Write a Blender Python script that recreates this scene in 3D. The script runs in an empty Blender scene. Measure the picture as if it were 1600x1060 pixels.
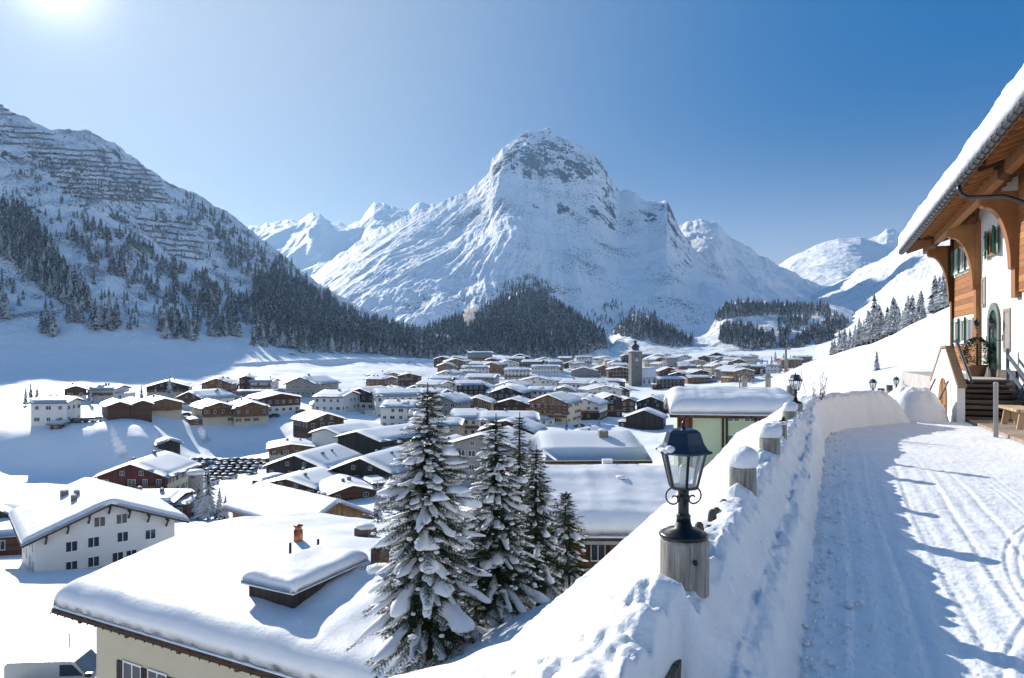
import bpy, math, random
import numpy as np
from mathutils import Vector, Matrix
R = math.radians
SC = bpy.context.scene
F = 1066.67; HY = 550.0; EYE = 1.85
# ---------------------------------------------------------------- camera, sky, sun, exposure
cam_d = bpy.data.cameras.new('camera'); cam = bpy.data.objects.new('camera', cam_d)
SC.collection.objects.link(cam); SC.camera = cam
cam.location = (0, 0, EYE); cam.rotation_euler = (R(90), 0, 0)
cam_d.lens = 24; cam_d.sensor_width = 36; cam_d.shift_y = 0.0125
cam_d.clip_start = 0.1; cam_d.clip_end = 20000
SUN_AZ = math.atan2(-715, F); SUN_EL = R(24.6)
sdir = Vector((math.sin(SUN_AZ) * math.cos(SUN_EL), math.cos(SUN_AZ) * math.cos(SUN_EL), math.sin(SUN_EL)))
world = bpy.data.worlds.new('World'); SC.world = world; world.use_nodes = True
wt = world.node_tree; wt.nodes.clear()
def wn(t, **k):
    n = wt.nodes.new(t)
    for a, b in k.items(): setattr(n, a, b)
    return n
sky = wn('ShaderNodeTexSky', sky_type='NISHITA', sun_disc=False)
sky.sun_elevation = SUN_EL; sky.sun_rotation = SUN_AZ; sky.altitude = 1500
sky.air_density = 1.0; sky.dust_density = 0.3; sky.ozone_density = 2.5
hsv = wn('ShaderNodeHueSaturation'); hsv.inputs['Saturation'].default_value = 1.22
hsv.inputs['Value'].default_value = 0.9
wt.links.new(sky.outputs[0], hsv.inputs['Color'])
bg = wn('ShaderNodeBackground'); bg.inputs[1].default_value = 0.15
def wmath(op, a, b=0.0):
    n = wn('ShaderNodeMath', operation=op)
    for v, i in ((a, 0), (b, 1)):
        if hasattr(v, 'is_linked'): wt.links.new(v, n.inputs[i])
        else: n.inputs[i].default_value = v
    return n.outputs[0]
def wmix(fac, c1, c2):
    n = wn('ShaderNodeMix', data_type='RGBA'); wt.links.new(fac, n.inputs[0])
    for v, i in ((c1, 6), (c2, 7)):
        if hasattr(v, 'is_linked'): wt.links.new(v, n.inputs[i])
        else: n.inputs[i].default_value = (*v, 1)
    return n.outputs[2]
# clear alpine air: deep blue high up, paler to the horizon and towards the sun (directions of the sky itself)
tc = wn('ShaderNodeTexCoord'); dt = wn('ShaderNodeVectorMath', operation='DOT_PRODUCT'); dt.inputs[1].default_value = tuple(sdir)
wt.links.new(tc.outputs['Generated'], dt.inputs[0]); dot = dt.outputs['Value']
sx = wn('ShaderNodeSeparateXYZ'); wt.links.new(tc.outputs['Generated'], sx.inputs[0])
zz = wmath('DIVIDE', wmath('MAXIMUM', sx.outputs['Z'], 0.0), 0.165)
hz = wmath('MULTIPLY', wmath('EXPONENT', wmath('MULTIPLY', wmath('MULTIPLY', zz, zz), -1.0)), 0.97)
near = wmath('MULTIPLY', wmath('POWER', wmath('MAXIMUM', wmath('DIVIDE', wmath('SUBTRACT', dot, 0.3), 0.7), 0.0), 4.0), 0.60)
deep = wmix(hz, (0.001, 0.145, 0.43), (0.76, 0.83, 0.90))
back = wmath('MULTIPLY', wmath('MINIMUM', wmath('MAXIMUM', wmath('MULTIPLY', wmath('ADD', dot, -0.05), -1.6), 0.0), 1.0), 0.75)  # extra pale sky behind the camera, added to lift ambient light in the shade
air = wmix(back, wmix(near, deep, (0.80, 0.84, 0.88)), (0.62, 0.74, 0.90))
bga = wn('ShaderNodeBackground'); wt.links.new(air, bga.inputs[0]); bga.inputs[1].default_value = 0.64
bg = wn('ShaderNodeBackground'); wt.links.new(hsv.outputs[0], bg.inputs[0]); bg.inputs[1].default_value = 0.003
d1 = wmath('SUBTRACT', dot, 1.0)
def lobe(k, amp): return wmath('MULTIPLY', wmath('EXPONENT', wmath('MULTIPLY', d1, k)), amp)
bgs = wn('ShaderNodeBackground'); bgs.inputs[0].default_value = (1.0, 0.99, 0.96, 1)
wt.links.new(wmath('ADD', wmath('ADD', lobe(60, 0.03), lobe(350, 0.08)), wmath('ADD', lobe(9000, 14.0), lobe(1100, 0.5))), bgs.inputs[1])
add = wn('ShaderNodeAddShader'); wt.links.new(bg.outputs[0], add.inputs[0]); wt.links.new(bga.outputs[0], add.inputs[1])
ad2 = wn('ShaderNodeAddShader'); wt.links.new(add.outputs[0], ad2.inputs[0]); wt.links.new(bgs.outputs[0], ad2.inputs[1])
wo = wn('ShaderNodeOutputWorld'); wt.links.new(ad2.outputs[0], wo.inputs[0])
sun_d = bpy.data.lights.new('sun', 'SUN'); sun = bpy.data.objects.new('sun', sun_d)
SC.collection.objects.link(sun)
sun_d.energy = 5.0; sun_d.angle = R(0.5); sun_d.color = (1.0, 0.95, 0.87)
sun.rotation_euler = sdir.to_track_quat('Z', 'Y').to_euler(); sun.location = (-60, 80, 60)
SC.view_settings.view_transform = 'Standard'; SC.view_settings.look = 'None'
SC.view_settings.gamma = 1; SC.view_settings.exposure = 0.54; SC.view_settings.use_curve_mapping = False
SC.render.engine = 'CYCLES'
cy = SC.cycles; cy.max_bounces = 6; cy.diffuse_bounces = 3; cy.glossy_bounces = 2; cy.transmission_bounces = 4
cy.transparent_max_bounces = 8; cy.volume_bounces = 0; cy.caustics_reflective = False; cy.caustics_refractive = False
cy.use_denoising = True; cy.sample_clamp_indirect = 6

# ---------------------------------------------------------------- materials
MATS = {}
class NT:
    def __init__(s, name, rough=0.7, spec=0.3):
        m = bpy.data.materials.new(name); m.use_nodes = True; s.m = m; s.t = m.node_tree
        s.b = s.t.nodes['Principled BSDF']; s.b.inputs['Roughness'].default_value = rough
        s.b.inputs['Specular IOR Level'].default_value = spec; s._co = None
    def n(s, t, **k):
        n = s.t.nodes.new(t)
        for a, b in k.items(): setattr(n, a, b)
        return n
    def l(s, a, b): s.t.links.new(a, b)
    def co(s):
        if s._co is None: s._co = s.n('ShaderNodeTexCoord').outputs['Object']
        return s._co
    def noise(s, scale, detail=4, rough=0.55, vec=None, stretch=None):
        n = s.n('ShaderNodeTexNoise'); n.inputs['Scale'].default_value = scale
        n.inputs['Detail'].default_value = detail; n.inputs['Roughness'].default_value = rough
        v = vec or s.co()
        if stretch:
            mp = s.n('ShaderNodeMapping'); mp.inputs['Scale'].default_value = stretch
            s.l(v, mp.inputs[0]); v = mp.outputs[0]
        s.l(v, n.inputs['Vector']); return n.outputs['Fac']
    def ramp(s, fac, stops):
        r = s.n('ShaderNodeValToRGB'); e = r.color_ramp.elements
        while len(e) < len(stops): e.new(0.5)
        for i, (p, c) in enumerate(stops):
            e[i].position = p; e[i].color = (c if len(c) == 4 else (*c, 1)) if hasattr(c, '__len__') else (c, c, c, 1)
        s.l(fac, r.inputs[0]); return r.outputs[0]
    def mix(s, fac, a, b):
        m = s.n('ShaderNodeMix', data_type='RGBA')
        if hasattr(fac, 'is_linked'): s.l(fac, m.inputs[0])
        else: m.inputs[0].default_value = fac
        for v, i in ((a, 6), (b, 7)):
            if hasattr(v, 'is_linked'): s.l(v, m.inputs[i])
            else: m.inputs[i].default_value = (*v, 1)
        return m.outputs[2]
    def math(s, op, a, b=0.0):
        m = s.n('ShaderNodeMath', operation=op)
        for v, i in ((a, 0), (b, 1)):
            if hasattr(v, 'is_linked'): s.l(v, m.inputs[i])
            else: m.inputs[i].default_value = v
        return m.outputs[0]
    def bump(s, h, strength, dist):
        b = s.n('ShaderNodeBump'); b.inputs['Strength'].default_value = strength; b.inputs['Distance'].default_value = dist
        s.l(h, b.inputs['Height']); s.l(b.outputs[0], s.b.inputs['Normal']); return b
    def color(s, c):
        if hasattr(c, 'is_linked'): s.l(c, s.b.inputs['Base Color'])
        else: s.b.inputs['Base Color'].default_value = (*c, 1)
    def nz(s):
        g = s.n('ShaderNodeNewGeometry'); x = s.n('ShaderNodeSeparateXYZ'); s.l(g.outputs['Normal'], x.inputs[0]); return x.outputs['Z']

def mat(name, fn):
    if name not in MATS: MATS[name] = fn(name).m
    return MATS[name]
def plain(name, c, rough=0.6, spec=0.3, metal=0.0, var=0.12, scale=3.0, bump=0.0):
    def f(nm):
        t = NT(nm, rough, spec); t.b.inputs['Metallic'].default_value = metal
        fac = t.noise(scale, 5)
        lo = tuple(max(0, v * (1 - var)) for v in c); hi = tuple(min(1, v * (1 + var)) for v in c)
        t.color(t.ramp(fac, [(0.3, lo), (0.7, hi)]))
        if bump: t.bump(t.noise(scale * 8, 4), bump, 0.01)
        return t
    return mat(name, f)
def snow_mat(name, scale=1.0, strength=0.35, dist=0.03, rough=0.55):
    def f(nm):
        t = NT(nm, rough, 0.25)
        t.color(t.ramp(t.noise(0.7 * scale, 4), [(0.3, (0.67, 0.685, 0.705)), (0.75, (0.74, 0.75, 0.765))]))
        h = t.math('ADD', t.noise(6 * scale, 5, 0.6), t.math('MULTIPLY', t.noise(1.2 * scale, 3), 2.0))
        t.bump(h, strength, dist)
        return t
    return mat(name, f)
def wood(name, c1, c2, plank=0.18, axis='Z', rough=0.65):
    def f(nm):
        t = NT(nm, rough, 0.25)
        st = {'Z': (1, 1, 12), 'X': (12, 1.0, 1), 'Y': (1, 12, 1), 'V': (10, 10, 0.6)}[axis]
        grain = t.noise(2.0, 6, 0.6, stretch=st)
        sx = t.n('ShaderNodeSeparateXYZ'); t.l(t.co(), sx.inputs[0])
        o = sx.outputs['Z'] if axis == 'Z' else (t.math('ADD', sx.outputs['X'], sx.outputs['Y']))
        fr = t.math('FRACT', t.math('DIVIDE', o, plank))
        fl = t.math('FLOOR', t.math('DIVIDE', o, plank))
        wn_ = t.n('ShaderNodeTexWhiteNoise', noise_dimensions='1D'); t.l(fl, wn_.inputs['W'])
        gap = t.math('LESS_THAN', fr, 0.07)
        f1 = t.math('ADD', t.math('MULTIPLY', grain, 0.7), t.math('MULTIPLY', wn_.outputs['Value'], 0.4))
        col = t.ramp(f1, [(0.25, c1), (0.8, c2)])
        t.color(t.mix(gap, col, tuple(v * 0.3 for v in c1)))
        t.bump(t.math('SUBTRACT', grain, t.math('MULTIPLY', gap, 2.0)), 0.4, 0.01)
        return t
    return mat(name, f)
SNOW = snow_mat('fresh_snow', 1.3, 0.45, 0.03); SNOW_FAR = snow_mat('village_snow', 0.25, 0.25, 0.08)
SNOW_NEAR = snow_mat('near_snow', 5.0, 0.75, 0.012)

# ---------------------------------------------------------------- mesh helpers
class MB:
    def __init__(s): s.v = []; s.f = []; s.mi = []; s.m = 0; s.sm = []; s.smooth = False
    def add(s, vs, fs, mtx=None):
        o = len(s.v)
        s.v += [tuple(mtx @ Vector(p)) for p in vs] if mtx is not None else [tuple(p) for p in vs]
        for f in fs: s.f.append(tuple(i + o for i in f)); s.mi.append(s.m); s.sm.append(s.smooth)
        return s
    def box(s, x0, x1, y0, y1, z0, z1, mtx=None):
        v = [(x, y, z) for z in (z0, z1) for y in (y0, y1) for x in (x0, x1)]
        return s.add(v, [(0, 2, 3, 1), (4, 5, 7, 6), (0, 1, 5, 4), (2, 6, 7, 3), (0, 4, 6, 2), (1, 3, 7, 5)], mtx)
    def beam(s, a, b, w, h=None, up=(0, 0, 1)):
        a = Vector(a); b = Vector(b); h = h or w; d = (b - a).normalized(); up = Vector(up)
        if abs(d.dot(up)) > 0.98: up = Vector((1, 0, 0))
        x = d.cross(up).normalized(); z = x.cross(d)
        v = [p + x * sx * w / 2 + z * sz * h / 2 for p in (a, b) for sz in (-1, 1) for sx in (-1, 1)]
        return s.add(v, [(0, 1, 3, 2), (4, 6, 7, 5), (0, 4, 5, 1), (2, 3, 7, 6), (0, 2, 6, 4), (1, 5, 7, 3)])
    def prism(s, poly, y0, y1, mtx=None):      # poly in x,z extruded along y
        n = len(poly)
        v = [(x, y0, z) for x, z in poly] + [(x, y1, z) for x, z in poly]
        f = [tuple(range(n)), tuple(range(2 * n - 1, n - 1, -1))] + [(i, i + n, (i + 1) % n + n, (i + 1) % n) for i in range(n)]
        return s.add(v, f, mtx)
    def lathe(s, prof, n=16, c=(0, 0, 0), mtx=None, rot=0.0):
        v = []; f = []
        for r, z in prof:
            for i in range(n):
                a = 2 * math.pi * i / n + rot; v.append((c[0] + r * math.cos(a), c[1] + r * math.sin(a), c[2] + z))
        for j in range(len(prof) - 1):
            for i in range(n):
                f.append((j * n + i, j * n + (i + 1) % n, (j + 1) * n + (i + 1) % n, (j + 1) * n + i))
        f.append(tuple(range(n - 1, -1, -1))); k = (len(prof) - 1) * n; f.append(tuple(range(k, k + n)))
        return s.add(v, f, mtx)
    def tube(s, pts, r, n=8):
        pts = [Vector(p) for p in pts]; v = []; f = []; m = len(pts)
        rr = r if hasattr(r, '__len__') else [r] * m
        px = None
        for i, p in enumerate(pts):
            d = (pts[min(i + 1, m - 1)] - pts[max(i - 1, 0)]).normalized()
            if px is None: px = d.orthogonal().normalized()
            px = (px - d * px.dot(d)).normalized(); py = d.cross(px)
            for k in range(n):
                a = 2 * math.pi * k / n; v.append(p + (px * math.cos(a) + py * math.sin(a)) * rr[i])
        for i in range(m - 1):
            for k in range(n): f.append((i * n + k, i * n + (k + 1) % n, (i + 1) * n + (k + 1) % n, (i + 1) * n + k))
        f.append(tuple(range(n - 1, -1, -1))); f.append(tuple(range((m - 1) * n, m * n)))
        return s.add(v, f)
    def ball(s, c, r, n=10, m=7, noise=0.0, rnd=random):
        v = [(c[0], c[1], c[2] - r[2])]; f = []
        for j in range(1, m):
            t = -math.pi / 2 + math.pi * j / m
            for i in range(n):
                a = 2 * math.pi * i / n; k = 1 + noise * rnd.uniform(-1, 1)
                v.append((c[0] + r[0] * k * math.cos(t) * math.cos(a), c[1] + r[1] * k * math.cos(t) * math.sin(a), c[2] + r[2] * k * math.sin(t)))
        v.append((c[0], c[1], c[2] + r[2])); T = len(v) - 1
        for i in range(n):
            f.append((0, 1 + (i + 1) % n, 1 + i)); f.append((T, T - n + i, T - n + (i + 1) % n))
            for j in range(m - 2): f.append((1 + j * n + i, 1 + j * n + (i + 1) % n, 1 + (j + 1) * n + (i + 1) % n, 1 + (j + 1) * n + i))
        return s.add(v, f)
    def mesh(s, name, mats):
        me = bpy.data.meshes.new(name); me.from_pydata(s.v, [], s.f)
        for m in (mats if isinstance(mats, (list, tuple)) else [mats]): me.materials.append(m)
        if any(s.mi): me.polygons.foreach_set('material_index', s.mi)
        me.polygons.foreach_set('use_smooth', s.sm); me.update(); return me
    def build(s, name, mats, parent=None, mtx=None): return link(name, s.mesh(name, mats), parent, mtx)
def link(name, me, parent=None, mtx=None):
    o = bpy.data.objects.new(name, me); SC.collection.objects.link(o)
    if parent is not None: o.parent = parent
    if mtx is not None: o.matrix_basis = mtx
    return o
def tag(o, label=None, cat=None, group=None, kind=None):
    for k, v in (('label', label), ('category', cat), ('group', group), ('kind', kind)):
        if v: o[k] = v
    return o
def empty(name, loc, rz=0.0, label=None, cat=None, group=None):
    o = bpy.data.objects.new(name, None); SC.collection.objects.link(o); o.location = loc; o.rotation_euler = (0, 0, rz)
    o.empty_display_size = 0.3
    return tag(o, label, cat, group)
def copy_tree(o, parent=None):
    kids = KIDS.get(o.name) or [c for c in bpy.data.objects if c.parent == o]
    KIDS[o.name] = kids
    c = o.copy(); SC.collection.objects.link(c)
    if parent is not None: c.parent = parent
    for k in kids: copy_tree(k, c)
    return c
KIDS = {}
def np_mesh(name, V, Fq, mats, smooth=True, mi=None, parent=None):
    me = bpy.data.meshes.new(name); V = np.ascontiguousarray(V, dtype=np.float32).reshape(-1, 3); Fq = np.asarray(Fq, dtype=np.int32)
    nf, k = Fq.shape
    me.vertices.add(len(V)); me.vertices.foreach_set('co', V.ravel())
    me.loops.add(nf * k); me.loops.foreach_set('vertex_index', Fq.ravel())
    me.polygons.add(nf); me.polygons.foreach_set('loop_start', np.arange(0, nf * k, k, dtype=np.int32))
    me.polygons.foreach_set('loop_total', np.full(nf, k, dtype=np.int32))
    for m in (mats if isinstance(mats, (list, tuple)) else [mats]): me.materials.append(m)
    if mi is not None: me.polygons.foreach_set('material_index', np.asarray(mi, dtype=np.int32))
    me.polygons.foreach_set('use_smooth', np.full(nf, bool(smooth))); me.update(calc_edges=True); me.validate()
    return link(name, me, parent)
def grid_faces(nr, nc, wrap=False):
    a = np.arange(nr * nc).reshape(nr, nc)
    if wrap: a = np.concatenate([a, a[:, :1]], 1)
    return np.stack([a[:-1, :-1].ravel(), a[:-1, 1:].ravel(), a[1:, 1:].ravel(), a[1:, :-1].ravel()], 1)
# numpy noise
_rs = np.random.RandomState(7); _P = np.concatenate([_rs.permutation(512)] * 2); _G = _rs.uniform(0, 2 * np.pi, 512)
def perlin(x, y):
    xi = np.floor(x).astype(np.int64); yi = np.floor(y).astype(np.int64); xf = x - xi; yf = y - yi
    u = xf ** 3 * (xf * (xf * 6 - 15) + 10); v = yf ** 3 * (yf * (yf * 6 - 15) + 10)
    def g(a, b, dx, dy):
        h = _G[_P[(_P[a & 511] + b) & 511]]; return np.cos(h) * dx + np.sin(h) * dy
    n00 = g(xi, yi, xf, yf); n10 = g(xi + 1, yi, xf - 1, yf); n01 = g(xi, yi + 1, xf, yf - 1); n11 = g(xi + 1, yi + 1, xf - 1, yf - 1)
    return ((n00 * (1 - u) + n10 * u) * (1 - v) + (n01 * (1 - u) + n11 * u) * v) * 1.5
def fbm(x, y, o=5, g=0.5):
    s = 0; a = 1.0; f = 1.0
    for i in range(o): s = s + a * perlin(x * f + 17.3 * i, y * f + 9.1 * i); a *= g; f *= 2.03
    return s
def ridged(x, y, o=5, g=0.5):
    s = 0; a = 1.0; f = 1.0
    for i in range(o): s = s + a * (1 - 2 * np.abs(perlin(x * f + 31.7 * i, y * f + 5.3 * i))); a *= g; f *= 2.1
    return s
def W(px, py, d): return Vector(((px - 800) / F * d, d, EYE + (HY - py) / F * d))
def sstep(a, b, x): t = np.clip((x - a) / (b - a), 0, 1); return t * t * (3 - 2 * t)
# ---------------------------------------------------------------- the land (heights relative to the eye in the table)
ROWS = [30, 45, 60, 85, 120, 160, 195, 215, 240, 252, 280, 330, 420, 520, 650, 850, 1200, 2500]
COLS = {
 -9000: [-1.9, 0, 3, 8, 14, 20, 26, 30, 34, 36, 40, 50, 60, 80, 100, 130, 180, 300],
 -3500: [-17, -19, -21, -25, -30, -34, -35, -26, -22, -21, -19, -14, 0, 30, 70, 120, 200, 400],
 -500: [-18, -20, -22, -26, -31, -34.5, -35.5, -23, -21.5, -21, -19, -15, -5, 12, 50, 110, 200, 400],
 0:    [-18, -20, -22, -26, -31, -34.5, -35.5, -23, -21.5, -21, -19, -16, -8, 6, 35, 80, 150, 300],
 220:  [-17, -20, -22, -26, -31, -34.5, -35.5, -22.8, -22, -21.5, -20, -17, -11, 0, 25, 60, 120, 250],
 310:  [-17, -20, -22, -26, -31, -34.5, -35.3, -35.3, -34.8, -27, -25.5, -22, -15, -3, 20, 50, 100, 200],
 430:  [-15, -18, -21, -25, -30.5, -34, -35, -35, -34, -26.8, -25, -22, -17, -9, 5, 30, 60, 150],
 520:  [-16, -18.5, -20.5, -25, -30, -33.5, -33.5, -31.5, -25, -24.2, -23, -21, -18, -14, -5, 10, 40, 100],
 700:  [-15, -18, -20, -24, -29, -32, -32, -31.5, -31, -30.5, -30, -28, -26, -22, -15, 3, 30, 80],
 900:  [-15, -17.5, -18.5, -22, -27, -31, -32, -32, -31.8, -31.6, -31, -30, -29, -27, -22, -12, 0, 50],
 1050: [-12, -15.5, -17, -19, -24, -29, -31, -31, -31, -31, -31, -30.5, -29.5, -28, -24, -14, 8, 60],
 1200: [-6, -8.5, -10, -10, -9.6, -9.3, -9, -9.2, -10, -10.5, -12, -15, -20, -21.5, -19, -9, 14, 80],
 1300: [-2.2, -2.7, -3.1, -3.4, -3.1, -2.2, -1.4, -1.6, -2.5, -3, -5, -8, -12, -14, -10, 0, 20, 90],
 1400: [-2.0, -2.1, -1.7, 0.3, 3.3, 4.4, 4.8, 5, 5, 5, 6, 7, 10, 16, 30, 55, 100, 250],
 1500: [-1.95, -1.6, 0, 3.2, 8.2, 12, 14, 15, 16, 16.5, 18, 20, 28, 40, 60, 90, 150, 300],
 1750: [-1.95, -1, 3, 9, 18, 27, 35, 40, 45, 47, 52, 60, 80, 100, 130, 170, 250, 400],
 3500: [-1.95, 0, 6, 16, 30, 45, 58, 65, 72, 76, 82, 95, 115, 140, 180, 230, 320, 450],
 9000: [-1.9, 0, 4, 10, 20, 30, 38, 44, 50, 54, 60, 70, 90, 120, 150, 180, 260, 400]}
_ca = np.array([math.atan((c - 800) / F) for c in COLS]); _ca[0] = -math.pi * 0.8; _ca[-1] = math.pi * 0.8
_lr = np.log(np.array(ROWS, float)); _tz = np.array(list(COLS.values()), float)
def _table(x, y):
    a = np.arctan2(x, y); r = np.hypot(x, y); out = 0
    for k, w in ((-2, .12), (-1, .24), (0, .28), (1, .24), (2, .12)):
        out = out + w * _table1(a + R(1.1) * k, r * (1 + 0.01 * k))
    return out
def _table1(a, r):
    d = np.maximum(r * np.cos(np.minimum(np.abs(a), R(62))), 0.1)
    ci = np.clip(np.searchsorted(_ca, a) - 1, 0, len(_ca) - 2); u = np.clip((a - _ca[ci]) / (_ca[ci + 1] - _ca[ci]), 0, 1); u = u * u * (3 - 2 * u) * 0.5 + u * 0.5
    ld = np.log(d); ri = np.clip(np.searchsorted(_lr, ld) - 1, 0, len(_lr) - 2); v = np.clip((ld - _lr[ri]) / (_lr[ri + 1] - _lr[ri]), 0, 1)
    def cr(c):   # monotone-ish cubic in log distance
        z0 = _tz[c, np.maximum(ri - 1, 0)]; z1 = _tz[c, ri]; z2 = _tz[c, ri + 1]; z3 = _tz[c, np.minimum(ri + 2, len(_lr) - 1)]
        m1 = np.where((z1 - z0) * (z2 - z1) > 0, np.sign(z2 - z1) * np.minimum(np.abs(z1 - z0), np.abs(z2 - z1)), 0)
        m2 = np.where((z3 - z2) * (z2 - z1) > 0, np.sign(z2 - z1) * np.minimum(np.abs(z3 - z2), np.abs(z2 - z1)), 0)
        t = v; return (2 * t ** 3 - 3 * t * t + 1) * z1 + (t ** 3 - 2 * t * t + t) * m1 + (-2 * t ** 3 + 3 * t * t) * z2 + (t ** 3 - t * t) * m2
    return cr(ci) * (1 - u) + cr(ci + 1) * u
# fence path (s along it, q to its right)
PATH = [(-3.5, -5.8), (-0.761, 0.0), (0.854, 3.4), (2.09, 6.0), (3.51, 9.0), (5.17, 12.5), (6.0, 14.3), (6.9, 15.8), (8.0, 17.0), (9.5, 17.9), (11.5, 18.5), (15, 19.0), (19, 19.5)]
def _dense():
    P = np.array(PATH); out = []
    for i in range(len(P) - 1):
        p0 = P[max(i - 1, 0)]; p1 = P[i]; p2 = P[i + 1]; p3 = P[min(i + 2, len(P) - 1)]
        for t in np.linspace(0, 1, 24, endpoint=False):
            out.append(0.5 * ((2 * p1) + (-p0 + p2) * t + (2 * p0 - 5 * p1 + 4 * p2 - p3) * t * t + (-p0 + 3 * p1 - 3 * p2 + p3) * t ** 3))
    out.append(P[-1]); D = np.array(out); L = np.concatenate([[0], np.cumsum(np.hypot(*(D[1:] - D[:-1]).T))]); return D, L
_PD, _PL = _dense()
def path_at(s):
    s = np.asarray(s, float); x = np.interp(s, _PL, _PD[:, 0]); y = np.interp(s, _PL, _PD[:, 1])
    e = 0.15; dx = np.interp(s + e, _PL, _PD[:, 0]) - np.interp(s - e, _PL, _PD[:, 0]); dy = np.interp(s + e, _PL, _PD[:, 1]) - np.interp(s - e, _PL, _PD[:, 1])
    l = np.hypot(dx, dy) + 1e-9; return x, y, dy / l, -dx / l       # point and right-hand normal
def path_q(x, y):   # signed distance (right positive) and s
    sh = np.shape(x); x = np.ravel(x); y = np.ravel(y); D = _PD[::6]; L = _PL[::6]
    best = np.full(x.shape, 1e9); q = np.zeros_like(x, dtype=float); ss = np.zeros_like(q)
    for i in range(len(D) - 1):
        d = D[i + 1] - D[i]; l2 = d @ d; t = ((x - D[i, 0]) * d[0] + (y - D[i, 1]) * d[1]) / l2
        lo = -1e9 if i == 0 else 0; hi = 1e9 if i == len(D) - 2 else 1; t = np.clip(t, lo, hi)
        ex = x - D[i, 0] - t * d[0]; ey = y - D[i, 1] - t * d[1]; dd = ex * ex + ey * ey; m = dd < best
        cr = ex * d[1] - ey * d[0]
        best = np.where(m, dd, best); q = np.where(m, np.sign(cr) * np.sqrt(dd), q); ss = np.where(m, L[i] + t * math.sqrt(l2), ss)
    return q.reshape(sh), ss.reshape(sh)
def _slope(p, y=0.0): return np.interp(p, [0, 4, 9, 40], [0, 3.8, 6.3, 49.7]) + 0.55 * np.maximum(y - 17, 0) * sstep(1, 3.5, p)
def near_z(x, y):
    q, s = path_q(x, y); p = np.maximum(-q, 0)
    z = -1.55 - _slope(p, y); fl = -17.6 - 0.03 * np.maximum(y, 0); k = 1.5
    z = np.where(p > 0, np.logaddexp(z / k, fl / k) * k, z)
    lv = sstep(18.5, 22, s) * sstep(6, 12, x); z = np.where(p > 0, z * (1 - lv) + (-2.1 - 0.02 * p) * lv, z)
    return np.where(q > 0.0, -1.97, z), q
def ground(x, y, detail=True, sheet=False):
    x = np.asarray(x, float); y = np.asarray(y, float); r = np.hypot(x, y)
    zt = _table(x, y); zn, q = near_z(x, y); w = sstep(22, 38, r)
    z = zn * (1 - w) + zt * w
    if detail:
        a = np.clip(r / 60, 0.1, 4)
        z = z + w * (fbm(x / 45, y / 45, 4) * 0.35 * a + fbm(x / 90 + 3, y / 60, 2) * 1.6 * sstep(380, 520, r) + fbm(x / 9, y / 9, 3) * 0.12) + fbm(x / 5, y / 5, 2) * 0.05
    return z + EYE
def gz(x, y): return float(ground(np.array([x]), np.array([y]))[0])
_DS = np.exp(np.linspace(math.log(20), math.log(2200), 1400))
def hit(px, py, dmin=24):
    """first point of the ground along a line of sight: where a thing seen at px,py stands"""
    x = (px - 800) / F * _DS; z = ground(x, _DS); ys = HY - (z - EYE) / _DS * F
    ok = np.where((ys <= py) & (_DS >= dmin))[0]
    i = ok[0] if len(ok) else len(_DS) - 1
    return Vector((x[i], _DS[i], z[i]))

def ground_mat(nm):
    t = NT(nm, 0.6, 0.2)
    t.color(t.ramp(t.noise(0.05, 5), [(0.3, (0.78, 0.80, 0.83)), (0.7, (0.85, 0.86, 0.87))]))
    h = t.math('ADD', t.noise(0.25, 6, 0.6), t.math('MULTIPLY', t.noise(2.0, 3, 0.6), 0.15)); t.bump(h, 0.45, 0.22); return t
def build_ground():
    az = np.concatenate([np.linspace(-180, -46, 60, endpoint=False), np.linspace(-46, 44, 1000, endpoint=False), np.linspace(44, 180, 60, endpoint=False)]) * math.pi / 180
    r = np.concatenate([[0.5, 4, 8], np.exp(np.linspace(math.log(12), math.log(3500), 620))])
    Rr, A = np.meshgrid(r, az, indexing='ij'); x = Rr * np.sin(A); y = Rr * np.cos(A)
    z = ground(x, y)
    q, s = path_q(x, y); z = z - 0.5 * (q > np.where(s > 14.5, -2.2, -13.5)) * (1 - sstep(24, 30, Rr))
    o = np_mesh('snow_ground', np.stack([x, y, z], -1), grid_faces(len(r), len(az), True), mat('snow_ground', ground_mat))
    tag(o, kind='structure')
build_ground()

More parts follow.
